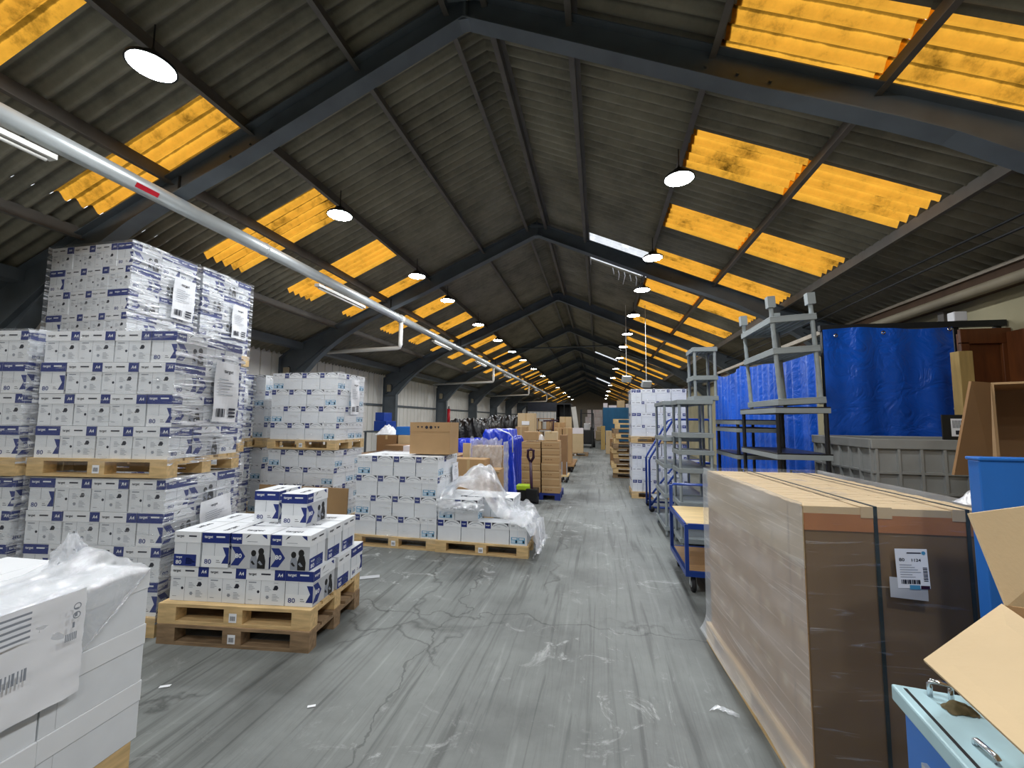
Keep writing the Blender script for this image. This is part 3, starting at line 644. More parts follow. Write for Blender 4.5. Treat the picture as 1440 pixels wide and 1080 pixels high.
# hidden carriers of the stepped-back top loads
pC, pD = (-6.13, 3.52), (-6.13, 4.36)
for nm, p in (('left', pC), ('rear', pD)):
    z = 0
    for lv in ('lower', 'middle'):
        z = load('%s tier under topmost %s stack' % (lv, nm), p, z, 0, 'n', start=0, fill=False, wrapm='film', only=lambda k, t, i: t in 'CR', topfilm=False)+.012
load('topmost left wrapped stack', pC, 2.41, 0, 'n', start=1, wrapm='film', sheets=[('R', .42, .30, .27, .50, -.04)])
load('topmost rear stack under the roof', pD, 2.41, 0, 'n', start=0, fill=False, wrapm='film_glint', only=lambda k, t, i: t in 'CR', sheets=[('R', .42, .22, .25, .46, .0)])
# --- front pallet with loose cartons on two stacked pallets
RF = math.radians(6.2); pF = (-3.25, 2.68)
def F2(x, y): return P2(pF, RF, x, y)
c = F2(.6, .4); place(pallet_old, (c[0], c[1], 0), RF, 'grey weathered pallet at the bottom of the front pair', 'wooden pallets')
c = F2(.59, .41); place(pallet, (c[0], c[1], .145), RF+.01, 'fresh wooden pallet with barcode label under the loose cartons in front', 'wooden pallets')
FP = [  # x, y, layer, rotation, words
    (.18, .17, 0, PI, 'text side forward, first from left in the bottom row'), (.49, .17, 0, PI, 'text side forward, second from left in the bottom row'), (.80, .17, 0, PI, 'text side forward, third from left in the bottom row'),
    (1.07, .215, 0, PI/2, 'at the bottom front right corner, eighty end forward'), (1.04, .50, 0, 0, 'bottom row, second along the aisle side'), (1.04, .73, 0, PI, 'bottom row, rear end of the aisle side'),
    (.18, .40, 0, PI, 'bottom row, left side behind the first'), (.18, .63, 0, PI, 'bottom row, rear left'), (.49, .5, 0, PI/2, 'bottom row, hidden middle left'), (.73, .5, 0, PI/2, 'bottom row, hidden middle right'),
    (.16, .20, 1, -PI/2, 'second row, first from left with navy lower half'), (.39, .20, 1, PI/2, 'second row, second from left showing the big eighty'),
    (.67, .16, 1, 0, 'second row, third from left showing the picture side'), (.99, .16, 1, 0, 'second row, right corner showing the picture side'),
    (1.0, .40, 1, 0, 'second row, second along the aisle side'), (1.0, .64, 1, 0, 'second row, rear end of the aisle side'), (.16, .52, 1, -PI/2, 'second row, left side behind the first'), (.39, .52, 1, PI/2, 'second row, hidden middle left'), (.68, .40, 1, 0, 'second row, hidden middle right'), (.68, .64, 1, 0, 'second row, hidden rear'),
    (.54, .55, 2, PI/2, 'top row, left of the two single cartons'), (.85, .45, 2, PI/2, 'top row, right of the two single cartons')]
for x, y, k, r, wds in FP:
    q = F2(x, y); place(navy, (q[0], q[1], .291+k*(CH+.001)), RF+r+random.uniform(-.012, .012), 'printed carton on front pallet, '+wds, 'loose cartons on the front pallet')
# --- middle loads
p2 = (-3.22, 5.24)
z2 = load('mid hall load with box on top', p2, 0, 0, 'c', start=0, wrapm='film_clear', flip=True, sheets=[('R', .45, .62, .24, .30, 0)], wraplab='clear stretch film round the mid hall load carrying a cardboard box')
load('half unloaded pallet in mid hall', (-2.03, 5.22), 0, 0, 'c', n=2, start=0, wrapm=None, flip=True, only=lambda k, t, i: k == 0 or (t == 'F' and i < 2) or t == 'I' or t == 'L')
pS = (-5.10, 5.78)
zS = load('lower load near the wall column', pS, 0, 0, 'c', start=0, flip=True, wrapm='film_clear', fill=False, topfilm=False)
load('upper load near the wall column', pS, zS+.012, 0, 'c', start=0, flip=True, wrapm='film_clear', sheets=[('R', .30, .40, .24, .56, .02)])
pT = (-6.59, 6.0)
zT = load('lower narrow stack behind left loads', pT, 0, 0, 'c', start=0, flip=True, wrapm=None, fill=False, only=lambda k, t, i: t in 'CR')
load('upper narrow stack behind left loads', pT, zT+.012, 0, 'c', start=0, flip=True, wrapm='film_clear', fill=False, only=lambda k, t, i: t in 'CR')
pU = (-6.78, 5.2)
zU = load('lower silvery stack in the gap', pU, 0, 0, 'n', start=0, wrapm='film_glint', fill=False, only=lambda k, t, i: t in 'CR', sheets=[('R', .3, .6, .3, .3, 0)], topfilm=False)
load('upper silvery stack in the gap', pU, zU+.012, 0, 'n', start=1, wrapm='film_glint', fill=False, only=lambda k, t, i: t in 'CR', sheets=[('R', .3, .55, .3, .3, 0)])
# right hand aisle load
pR = (.72, 9.72)
zR_ = load('lower load right of aisle', pR, 0, 0, 'd', start=1, flip=False, wrapm='film_clear', fill=False, right=False, topfilm=False)
load('upper load right of aisle', pR, zR_+.012, 0, 'd', start=0, wrapm='film_clear', right=False)
# ------------------------------------------------------------------ brown wrapped load in the right foreground
RBR = math.radians(3.7); pBr = (.92, 2.2)
def B2(x, y): return P2(pBr, RBR, x, y)
c = B2(.40, .71); q = place(pallet, (c[0], c[1], 0), RBR+PI/2, 'wooden pallet under the tall brown wrapped load', 'wooden pallets'); q.scale = (1.215, 1.06, 1)
def make_brown(name, L, W, H, mat='card', tape='tape'):
    m_ = MB(); m_.box(-L/2, L/2, -W/2, W/2, 0, H); o = m_.build(name, mat, bevel=.004); tag(o, 'x', 'box')
    m_ = MB(); e = .0012; m_.box(-L/2-e, L/2+e, -.025, .025, H, H+e); m_.box(-L/2-e, -L/2, -.025, .025, H-.06, H+e); m_.box(L/2, L/2+e, -.025, .025, H-.06, H+e); m_.build('tape_strip', tape, o); return register(o)
bc = make_brown('brown_carton', .258, .172, .286)
bl_ = make_brown('brown_carton', .258, .172, .286, 'card_light', 'card_light')
ROW4 = ['bottom', 'lower middle', 'upper middle', 'top']
for k in range(4):
    for j in range(8):
        for i in range(3):
            if not (i == 0 or j == 0 or k == 3 or i == 2): continue
            if i == 2 and k < 3 and j > 0: continue
            x, y = .14+.262*i, .09+.1775*j; q = B2(x, y)
            place(bl_ if k == 3 else bc, (q[0], q[1], .147+.289*k), RBR+random.uniform(-.008, .008), 'brown carton in the tall wrapped load, %s row, %s from front, %s column' % (ROW4[k], ORD[j+1], ['aisle side', 'middle', 'right'][i]), 'brown cartons in the wrapped load')
bz = .147+4*.289+.002
m_ = MB(); m_.box(-.010, .815, -.016, -.010, .15, bz-.08); o = m_.build('cardboard_sheet', 'card_brown', None, False, (pBr[0], pBr[1], 0), RBR); tag(o, 'dark brown cardboard sheet covering the front of the tall wrapped load', 'cardboard')
m_ = MB(); m_.box(-.012, .817, -.022, -.017, bz-.10, bz-.025, 0); m_.box(-.012, .817, -.022, -.017, bz-.025, bz+.006, 1); m_.box(-.012, .817, -.017, .06, bz+.001, bz+.006, 1); o = m_.build('cardboard_edge', ['card_rust', 'card_light'], None, False, (pBr[0], pBr[1], 0), RBR); tag(o, 'rust brown cardboard edge strip folded over the top front of the brown load', 'cardboard')
for i, x in enumerate((.27, .63)):
    m_ = MB(); w = .016; T = bz+.012; F_ = -.026
    m_.box(x, x+w, F_, F_+.002, .03, T); m_.box(x, x+w, F_, 1.446, T, T+.002); m_.box(x, x+w, 1.444, 1.446, .03, T); m_.box(x, x+w, F_, 1.446, .028, .030)
    tag(m_.build('strap', 'strap', None, False, (pBr[0], pBr[1], 0), RBR), 'dark green strap round the brown load, %s one' % ['left hand', 'right hand'][i], 'strap', 'straps on the brown load')
    m_ = MB(); m_.box(x-.05, x+.075, -.0255, .12, T-.004, T-.0005); m_.box(x-.05, x+.075, -.0255, -.0235, T-.05, T-.004); tag(m_.build('corner_pad', 'card_light', None, False, (pBr[0], pBr[1], 0), RBR), 'pale cardboard corner pad under the %s green strap' % ['left', 'right'][i], 'cardboard')
m_ = MB(); e = .014; WB, DB = .82+2*e, 1.44+2*e
for sd in range(4):
    def PB(s, t, sd=sd):
        a = (WB if sd % 2 == 0 else DB)*s; x, y, nx, ny = [(a, 0, 0, -1), (WB, a, 1, 0), (WB-a, DB, 0, 1), (0, DB-a, -1, 0)][sd]
        ed = min(1, 8*s, 8*(1-s)); fl_ = .05*max(0, 1-t*9)**2+(.006*math.sin(t*25+a*5)+.004*math.sin(t*43-a*7)+(.016*max(0, math.sin(PI*t)) if nx else 0))*ed
        k = 1 if t < .97 else .985; cxy = .05*max(0, 1-t*9)**2*(1-ed)
        return ((x-WB/2)*k+WB/2+nx*fl_-e-.004, (y-DB/2)*k+DB/2+ny*fl_-e-(.024 if sd == 0 else .004), .085+(bz+.018-.085)*t)
    m_.grid(PB, 44, 40, 0 if sd % 2 else 1)
m_.grid(lambda s, t: (-.016+.85*s, -.03+1.48*t, bz+.018+.006*math.sin(s*19+2)*math.sin(t*13)*(1 if .05 < s < .95 else 0)), 14, 18, 1)
wr = m_.build('stretch_wrap', ['film_sheen', 'film_clear'], None, True, (pBr[0], pBr[1], 0), RBR); tag(wr, 'stretch film with painted side haze wrapped round the tall brown load on the right', 'plastic wrap')
m_ = MB(); o_, u_ = Vector((.33, -.056, .985)), Vector((.995, 0, .03)); v_ = Vector((-.03, 0, .995))
m_.quad(o_, u_, v_, 0, 0, .125, .165, 0)
m_.text('80', o_, u_, v_, .013, .112, .014, 1, .001, .02, 1.2); m_.text('1124', o_, u_, v_, .062, .112, .012, 1, .001, .02, 1.2)
m_.quad(o_, u_, v_, .045, .145, .10, .150, 1, .001); m_.poly(o_, u_, v_, [(.110+.008*math.cos(k*PI/6), .148+.008*math.sin(k*PI/6)) for k in range(12)], 3, .001)
for i in range(6): m_.quad(o_, u_, v_, .013, .096-.010*i, .04+.045*((i*5) % 4)/4+.02, .0985-.010*i, 2, .001)
for i in range(13): m_.quad(o_, u_, v_, .015+.0058*i, .018, .018+.0058*i+.0012*(i % 3), .036, 1, .001)
for i in range(9): m_.quad(o_, u_, v_, .102, .03+.0068*i, .119, .0335+.0068*i+.001*(i % 2), 1, .001)
m_.quad(o_, u_, v_, .045, -.004, .085, .014, 3, .0014); m_.quad(o_, u_, v_, .088, -.002, .122, .012, 4, .0012)
m_.build('label_sheet', ['paper', 'ink', 'grey_ink', 'cyan', 'plum'], wr, label='white printed label with barcode and blue tab')
m_ = MB(); m_.quad((.30, -.054, .945), (1, 0, -.06), (.0, 0, 1), 0, 0, .145, .085, 0); m_.build('paper_slip', 'photo_grey', wr, label='faded paper slip under the film')

# ------------------------------------------------------------------ white load, lower left foreground
RW = math.radians(2.5); pW = (-2.19, 1.76)
def W2(x, y): return P2(pW, RW, x, y)
for i, yy in enumerate((-.41,)):
    c = W2(-.41, yy-.22); place(pallet, (c[0], c[1], 0), RW+PI/2, 'wooden pallet under the plain white load at bottom left', 'wooden pallets')
def carton_white():
    L, W, H, lb = .395, .29, .262, .095; b, l = MB(), MB(); b.box(-L/2, L/2, -W/2, W/2, 0, H-.003); e = .004
    l.box(-L/2-e, L/2+e, -W/2-e, W/2+e, H-lb, H)
    b.quad((L/2, W/2, 0), (-1, 0, 0), UP, .055, .002, .057, H-lb, 1, .0005); b.quad((-L/2, -W/2, 0), (1, 0, 0), UP, .055, .002, .057, H-lb, 1, .0005)
    o = b.build('plain_carton', ['white_card', 'photo_grey']); l.build('lid', 'lid_card', o, bevel=.003); return register(tag(o, 'x', 'box'))
cw = carton_white(); HW = .2635
for k in range(3):
    for j in range(3):
        for i in range(3):
            if i and k < 2: continue
            q = W2(-.152-.30*i+random.uniform(-.004, .004), -.205-.403*j)
            place(cw, (q[0], q[1], .147+k*HW), RW+PI/2+random.uniform(-.012, .012), 'plain white lidded carton at bottom left, %s row, %s from the rear, %s column' % (['bottom', 'middle', 'top'][k], ORD[j+1], ['aisle', 'middle', 'left'][i]), 'plain white cartons')
tz_ = .147+3*HW
# plastic sack torn open over the top, with its printing
m_ = MB(); nr = np.random.default_rng(3); ph = nr.uniform(0, 6, 8)
def rum(a, b): return .5*math.sin(a*9+ph[0])*math.sin(b*7+ph[1])+.3*math.sin(a*21+b*13+ph[2])+.2*math.sin(b*31-a*17+ph[3])
def sack(s, t):                      # s along the load towards the camera, t from the middle of the top over the edge and down the side
    y = -.03-1.22*s; d = t*.80
    if d < .42: x, z, n_ = -.42+d, 0.0, (0, 1)
    else: x, z, n_ = 0.012, -(d-.42), (1, 0)
    cut = max(0, .42-.10-s*1.1)      # the rear end stays on top
    if d > .42+.36*min(1, s*3.2): z = -.36*min(1, s*3.2)
    r = rum(s*1.6, t*2)
    lift = (.022+.02*r)*(1 if d < .42 else .55)+(.10*math.exp(-((s-.06)/.07)**2-((t-.22)/.12)**2))
    return (x+n_[0]*abs(lift)*.6, y+.01*r, z+n_[1]*abs(lift)+.004)
m_.grid(sack, 70, 54)
sk = m_.build('plastic_sack', 'film_loose', None, True, (pW[0], pW[1], tz_), RW); tag(sk, 'torn clear plastic sheet rumpled over the plain white cartons at bottom left', 'plastic sheet')
m_ = MB()
def sheetp(a, b): return (.022+.012*abs(rum(a*2, b*2)), -.30-.92*a, -.40+.42*b)
m_.grid(sheetp, 30, 16)
oS, uS, vS = Vector((.052, -.30, -.40)), Vector((0, -1, 0)), Vector((0, 0, 1))
def sq(x0, y0, x1, y1, m=1): m_.add([oS+uS*x+vS*y for x, y in ((x0, y0), (x0, y1), (x1, y1), (x1, y0))], [(0, 1, 2, 3)], m)
for i in range(46): sq(.20+.0115*i, .16, .2045+.0115*i+.004*(i % 3 == 0), .205)
for i in range(34): sq(.28+.0115*i, .09, .2845+.0115*i+.004*(i % 2), .135)
for i in range(7): sq(.045+.006*i, .235, .049+.006*i, .265)
for cy in (.33, .365): m_.add([oS+uS*(.05+.014*math.cos(k*PI/8))+vS*(cy+.014*math.sin(k*PI/8)) for k in range(16)]+[oS+uS*(.05+.010*math.cos(k*PI/8))+vS*(cy+.010*math.sin(k*PI/8)) for k in range(16)], [(k, (k+1) % 16, 16+(k+1) % 16, 16+k) for k in range(16)], 1)
sq(.045, .355, .06, .36); sq(.048, .325, .058, .34); sq(.055, .283, .063, .305)
for i in range(5): sq(.2, .40-.022*i, .55+.06*(i % 3), .408-.022*i)
for i in range(4): sq(.6, .375-.016*i, .85, .385-.016*i)
m_.build('printed_sheet', ['paper', 'grey_ink'], sk, True, label='white printed paper sheet with barcodes under the plastic')
m_ = MB()
def tuft(a, b):
    r = .015+.11*(1-b)*(.7+.5*rum(a*3, b)); return (-.33+r*math.cos(a*2*PI), -.12+r*math.sin(a*2*PI)*.8, .02+.16*b+.02*rum(a*5, b*3))
m_.grid(tuft, 40, 12); m_.build('gathered_tuft', 'film_loose', sk, True, label='gathered tuft of clear plastic')

# ------------------------------------------------------------------ loose film over the half unloaded pallet
m_ = MB()
def drape(s, t):
    x = -1.98+1.22*s; y = 5.16+.78*t
    base = .147+.27+.27*(1/(1+math.exp((s-.55)*14)))+.36*math.exp(-((s-.36)/.26)**2-((t-.45)/.5)**2)
    h = base+.03+.05*abs(rum(s*1.7, t*1.9))+.09*max(0, rum(s*1.1+2, t*.9))
    if t < .02: y -= .05; h -= .08
    if s > .97: x += .06; h = .10+.05*rum(t*3, 1)
    elif s > .90: x += .05; h -= .12
    return (x, y, h)
m_.grid(drape, 70, 40)
m_.grid(lambda a, b: (-2.02+.62*a, 5.14-.03*math.sin(PI*b)-.015*rum(a*3, b*3), .46+.22*b*(1-.2*a)+(.1*a if b < .5 else 0)), 24, 14)
m_.grid(lambda a, b: (-.84+.10*math.sin(b*3)*(1-b)+.03*rum(a*4, b*4)+.05*(1-b), 5.12+.78*a, .02+.40*b), 22, 16)
tag(m_.build('plastic_film', 'film_loose', None, True), 'crumpled clear plastic film heaped over the half unloaded pallet', 'plastic sheet')
# scrap on the floor
m_ = MB(); g0 = G(1015, 1004)
m_.grid(lambda a, b: (g0[0]-.07+.16*a, g0[1]+.02*math.sin(a*5)+.03*b*math.sin(PI*a), .004+.02*abs(rum(a*2, b*2))*math.sin(PI*a)+.02*a*b), 14, 6)
tag(m_.build('film_scrap', 'film_loose', None, True), 'small torn scrap of plastic film on the floor beside the brown load', 'litter')
for i, (px, py, s, lb) in enumerate(((232, 966, .03, 'small white paper scrap on floor in front of the pallet'), (438, 994, .022, 'tiny pale scrap on floor near the picture bottom'), (1128, 1046, .03, 'x'), (520, 812, .10, 'flat pale cardboard offcut beside the front pallet'))):
    if i == 2: continue
    a = G(px, py); m_ = MB(); m_.obox((a[0], a[1], .004), (s*2, s*.8, .003), (0, 0, .5)); tag(m_.build('paper_scrap', 'paper' if i != 3 else 'photo_grey'), lb, 'litter')

# ------------------------------------------------------------------ pale blue cabinet, blue machine and open cartons at the right edge
ZC = .93; ca = G(1252, 960, ZC); cb = G(1357, 1078, ZC)
ang = math.atan2(ca[1]-cb[1], ca[0]-cb[0])-PI/2           # cabinet's left edge runs towards the camera
t = thing('workshop_cabinet', 'blue steel cabinet with scuffed pale blue top at the lower right corner', 'cabinet', (ca[0], ca[1], 0), ang)
D_ = 1.0; W_ = .62
m_ = MB(); m_.box(.02, W_, -D_, -.02, .06, ZC-.05); m_.build('body', 'blue_machine', t, bevel=.006)
m_ = MB(); m_.box(0, W_+.02, -D_-.02, 0, ZC-.045, ZC); m_.build('top', 'pale_enamel', t, bevel=.006, label='scuffed pale blue top')
m_ = MB(); m_.box(.022, .03, -D_, -.02, ZC, ZC+.0015); m_.build('edge_seam', 'dark_metal', t)
m_ = MB(); m_.box(.012, .02, -.95, -.16, .10, ZC-.16); m_.build('side_panel', 'blue_metal', t); m_ = MB(); m_.box(.008, .02, -.95, -.12, ZC-.155, ZC-.13); m_.build('panel_trim', 'duct', t)
def CL_(px, py):
    q = G(px, py, ZC); dx, dy = q[0]-ca[0], q[1]-ca[1]; return Vector((dx*math.cos(ang)+dy*math.sin(ang), -dx*math.sin(ang)+dy*math.cos(ang), ZC))
for p0, p1, hh in ((CL_(1308, 979), CL_(1338, 986), .042), (CL_(1372, 1048), CL_(1404, 1076), .014)):
    d = (p1-p0); u = Vector((0, 0, hh)); m_ = MB(); m_.tube([p0, p0+u*.8, p0+u+d*.08, p1+u-d*.08, p1+u*.8, p1], .0065, 10); m_.build('handle', 'chrome', t, True, label='chrome pull handle')
for x in (.06, W_-.06):
    for y in (-.08, -D_+.06): m_ = MB(); m_.tube([(x, y, 0), (x, y, .06)], .022, 10); m_.build('foot', 'rubber', t)
m_ = MB(); q = G(1350, 1000, ZC)
m_.grid(lambda a, b: (q[0]-.035+.07*a+.008*rum(b*4, a), q[1]-.022+.044*b+.008*rum(a*4, b), ZC+.002+.022*math.sin(PI*a)*math.sin(PI*b)*(1+.6*rum(a*4, b*4))), 12, 8); tag(m_.build('rag', 'debris', None, True), 'small crumpled brownish rag on the pale blue cabinet top', 'rag')
def V3(px, py, Y): a = AY(px, py, Y); return Vector((a[0], Y, a[1]))
def slab(m_, pts, th, m=0):
    P = [Vector(p) for p in pts]; n = (P[1]-P[0]).cross(P[2]-P[0]).normalized()*th
    k = len(P); m_.add([tuple(p) for p in P]+[tuple(p+n) for p in P], [tuple(range(k))[::-1], tuple(range(k, 2*k))]+[(i, (i+1) % k, k+(i+1) % k, k+i) for i in range(k)], m); return m_
# open carton on the cabinet: body mostly beyond the frame, two flaps seen
h1, h2 = V3(1412, 851, 1.36), V3(1560, 955, 1.02)
t = thing('open_carton', 'open brown cardboard carton with two splayed flaps resting on the pale blue cabinet', 'box', (h1.x, h1.y, ZC+.002))
O = Vector((h1.x, h1.y, ZC+.002))
m_ = MB(); zb_ = 0; zt_ = h1.z-O.z
e1 = Vector((h2.x-h1.x, h2.y-h1.y, 0)); e2 = Vector((-e1.y, e1.x, 0)).normalized()*.38
c0, c1, c2, c3 = Vector((0, 0, 0)), e1, e1+e2, e2
for a, b in ((c0, c1), (c1, c2), (c2, c3), (c3, c0)): slab(m_, [a, b, b+Vector((0, 0, zt_)), a+Vector((0, 0, zt_))], .005)
slab(m_, [c0, c1, c2, c3], .005); m_.build('body', 'card', t)
m_ = MB(); slab(m_, [V3(1410, 852, 1.36)-O, V3(1300, 931, 1.20)-O, V3(1462, 1082, .90)-O, V3(1560, 955, 1.02)-O], .006); m_.build('flap', 'card_light', t)
m_ = MB(); slab(m_, [V3(1412, 851, 1.362)-O, V3(1600, 880, 1.55)-O, V3(1600, 690, 1.62)-O, V3(1360, 722, 1.46)-O], .006); m_.build('flap', 'card_light', t)
# blue machine behind it
ml, mr = AY(1376, 643, 1.86), AY(1600, 655, 1.86)
t = thing('blue_machine', 'tall glossy blue machine panel at the right edge beside the brown load', 'machine', (ml[0], 1.86, 0))
m_ = MB(); m_.box(0, .75, 0, .05, .10, ml[1]-.012); m_.build('casing', 'blue_machine', t, bevel=.004)
m_ = MB(); m_.box(-.004, .754, -.006, .056, ml[1]-.012, ml[1]); m_.build('lid', 'blue_machine', t, bevel=.004, label='lighter blue top plate')
m_ = MB(); m_.box(.125, .70, -.004, .004, ml[1]-.28, ml[1]-.165); m_.build('slot', 'black', t)
for x in (.18, .235):
    m_ = MB(); m_.lathe((x, .025, ml[1]), [(.014, 0), (.014, .006), (.008, .012), (0, .014)], 12); m_.build('bolt', 'chrome', t, True)
for x in (.05, .7):
    m_ = MB(); m_.box(x-.03, x+.03, -.02, .2, 0, .10); m_.build('foot', 'rubber', t)
m_ = MB(); a = V3(1360, 657, 2.32)
m_.grid(lambda s, u: (a.x-.04+.12*s, a.y-.05+.1*u, bz+.025+.06*math.sin(PI*s)*math.sin(PI*u)*(1+.5*rum(s*4, u*4))), 12, 10); tag(m_.build('film_scrap', 'film_loose', None, True), 'bunched plastic film on the rear right corner of the brown load', 'litter')
# large carton lying open behind
YL = 2.95; a, b = AY(1393, 538, YL), AY(1397, 660, YL)
t = thing('large_carton', 'large brown carton lying on its side with its dark opening towards us', 'box', (a[0], YL, 0))
zt, z0_ = a[1], .95; th = .012
m_ = MB(); m_.box(0, th, 0, .7, z0_, zt); m_.box(th, .8, 0, .7, zt-th, zt); m_.box(th, .8, 0, .7, z0_, z0_+th); m_.box(.8, .8+th, 0, .7, z0_, zt); m_.box(th, .8, .69, .7, z0_+th, zt-th); m_.build('body', 'card', t, rz=-.62)
m_ = MB(); O = Vector((a[0], YL, 0)); slab(m_, [V3(1393, 538, YL)-O, V3(1397, 668, YL)-O, V3(1342, 668, YL-.12)-O, V3(1366, 536, YL-.12)-O], .012); m_.build('flap', 'card_dark', t)
t2 = thing('crate_table', 'low dark timber stand carrying the large open carton', 'stand', (a[0]-.0, YL-.02, 0), -.62)
m_ = MB(); m_.box(0, .95, 0, .75, z0_-.05, z0_-.001); m_.build('top', 'ply_dark', t2)
for x in (.03, .92):
    for y in (.03, .72): m_ = MB(); m_.box(x-.03, x+.03, y-.03, y+.03, 0, z0_-.05); m_.build('leg', 'ply_dark', t2)
# ------------------------------------------------------------------ tarp enclosure
YT, XT, ZT_ = 5.55, 2.60, 2.80
m_ = MB()
def tf(s, t_): return (XT+(3.90-XT)*s, YT-.012-.02*math.sin(s*9)*math.sin(t_*3)-.012*math.sin(s*23+1), .02+(ZT_-.04+.02*math.sin(s*6))*t_)
m_.grid(tf, 50, 30); o = m_.build('blue_tarpaulin', 'blue_tarp', None, True); tag(o, 'smooth blue tarpaulin hung facing us behind the grey crates', 'tarpaulin')
for (x, z) in ((2.72, 2.70), (3.2, 2.72), (3.84, 2.74), (3.84, 1.85)):
    q = MB(); q.lathe((0, 0, 0), [(.010, 0), (.022, 0), (.024, .004), (.010, .006)], 14); e = q.build('eyelet', 'chrome', o, True); e.location = (x, YT-.05, z); e.rotation_euler.x = PI/2
m_ = MB()
def ts(s, t_):
    y = YT+.04+4.4*s; f = .05*math.sin(y*9+.8*math.sin(y*3))*(1-.4*t_)+.02*math.sin(y*21)
    return (XT-.03-abs(f), y, .02+(ZT_-.12-.10*abs(math.sin(y*1.9)))*t_)
m_.grid(ts, 130, 16); tag(m_.build('blue_tarpaulin', 'blue_tarp', None, True), 'creased blue tarpaulin curtain running back along the right aisle behind the shelves', 'tarpaulin')
t = thing('tarp_frame', 'dark steel frame carrying the blue tarpaulins', 'frame', (XT+.03, YT+.05, 0))
m_ = MB(); m_.box(-.02, 1.82, .0, .06, ZT_-.02, ZT_+.05); m_.build('front_rail', 'dark_metal', t)
m_ = MB(); m_.box(0, .05, .06, 4.6, ZT_-.05, ZT_); m_.build('side_rail', 'rail', t)
for x, y in ((0, .0), (1.34, .02), (.0, 4.5), (1.74, .02)): m_ = MB(); m_.box(x, x+.05, y+.01, y+.06, 0, ZT_-.02); m_.build('post', 'dark_metal', t)
t = thing('wooden_partition', 'dark reddish brown panelled wooden partition right of the blue tarpaulin', 'partition', (3.98, YT+.02, 0))
m_ = MB(); m_.box(0, .47, .03, .05, .0, ZT_-.10); m_.build('panel', 'brown_wood', t)
m_ = MB(); m_.box(0, .47, -.01, .03, ZT_-.22, ZT_-.05); m_.box(0, .47, -.01, .03, 1.98, 2.05); m_.box(0, .08, -.01, .03, 0, ZT_-.2); m_.box(.38, .47, -.01, .03, 0, ZT_-.22); m_.build('frame', 'brown_wood', t, bevel=.004)
m_ = MB(); m_.box(.42, .46, -2.6, -.012, 0, ZT_-.10); m_.build('side_panel', 'brown_wood', t)
m_ = MB(); m_.box(.10, .36, -.02, .02, 1.78, 1.96); m_.build('dark_opening', 'black', t)
xa = AY(1346, 500, 5.0); xb = AY(1366, 500, 5.0)
m_ = MB(); m_.box(xa[0], xb[0], 4.98, 5.09, 0, AY(1350, 494, 5.0)[1]); tag(m_.build('timber_post', 'post_wood', bevel=.005), 'upright square timber post at the right end of the blue tarpaulin', 'post')
m_ = MB(); a = AY(1338, 447, 5.75); m_.box(a[0]-.08, a[0]+.05, 5.6, 5.7, ZT_+.05, ZT_+.16); tag(m_.build('junction_box', 'paper', bevel=.01), 'small white junction box above the blue tarpaulin', 'electrical box')
# grey plastic pallet boxes, two stacked
def make_crate():
    t = thing('pallet_box', 'x', 'crate'); X_, Y_, H_ = 1.2, 1.0, .76
    m_ = MB(); w = .018
    m_.box(0, X_, 0, w, .10, H_); m_.box(0, X_, Y_-w, Y_, .10, H_); m_.box(0, w, w, Y_-w, .10, H_); m_.box(X_-w, X_, w, Y_-w, .10, H_); m_.box(0, X_, 0, Y_, .10, .13); m_.build('shell', 'grey_crate', t)
    m_ = MB(); e = .03; m_.box(-e, X_+e, -e, 0, H_-.075, H_+.01); m_.box(-e, X_+e, Y_, Y_+e, H_-.075, H_+.01); m_.box(-e, 0, 0, Y_, H_-.075, H_+.01); m_.box(X_, X_+e, 0, Y_, H_-.075, H_+.01); m_.build('rim', 'grey_crate', t, bevel=.006)
    m_ = MB()
    for z in (.30, .47): m_.box(-.022, X_+.022, -.022, 0, z, z+.02); m_.box(-.022, 0, 0, Y_, z, z+.02)
    for i in range(8): x = i*(X_-.02)/7; m_.box(x, x+.02, -.025, 0, .10, H_-.07)
    for i in range(7): y = i*(Y_-.02)/6; m_.box(-.025, 0, y, y+.02, .10, H_-.07)
    m_.build('ribs', 'grey_crate', t)
    for i, x in enumerate((.04, .52, 1.0)): m_ = MB(); m_.box(x, x+.16, .0, Y_, 0, .10); m_.build('runner', 'grey_crate', t)
    return register(t)
crate = make_crate(); xc = AY(1227, 613, 4.3)[0]
place(crate, (xc, 4.3, 0), 0, 'grey plastic pallet box at the bottom, under another behind the brown load', 'grey pallet boxes')
place(crate, (xc, 4.3, .78), 0, 'ribbed grey plastic pallet box on top, in front of the blue tarpaulin', 'grey pallet boxes')
m_ = MB(); a, b = AY(1327, 578, 4.25), AY(1352, 607, 4.25)
t = thing('label_holder', 'black label holder with white label standing on the grey crate rim', 'label holder', (a[0], 4.275, .78+.772))
m_ = MB(); m_.box(0, b[0]-a[0]+.05, 0, .012, 0, a[1]-b[1]+.04); m_.build('plate', 'black', t)
m_ = MB(); w = b[0]-a[0]; m_.quad((.06, -.002, .03), (1, 0, 0), UP, 0, 0, .12, .15, 0)
for i in range(10): m_.quad((.06, -.002, .03), (1, 0, 0), UP, .012+.01*i, .07, .017+.01*i, .135, 1, .001)
m_.quad((.06, -.002, .03), (1, 0, 0), UP, .03, .015, .085, .05, 1, .001); m_.build('label', ['paper', 'ink'], t)
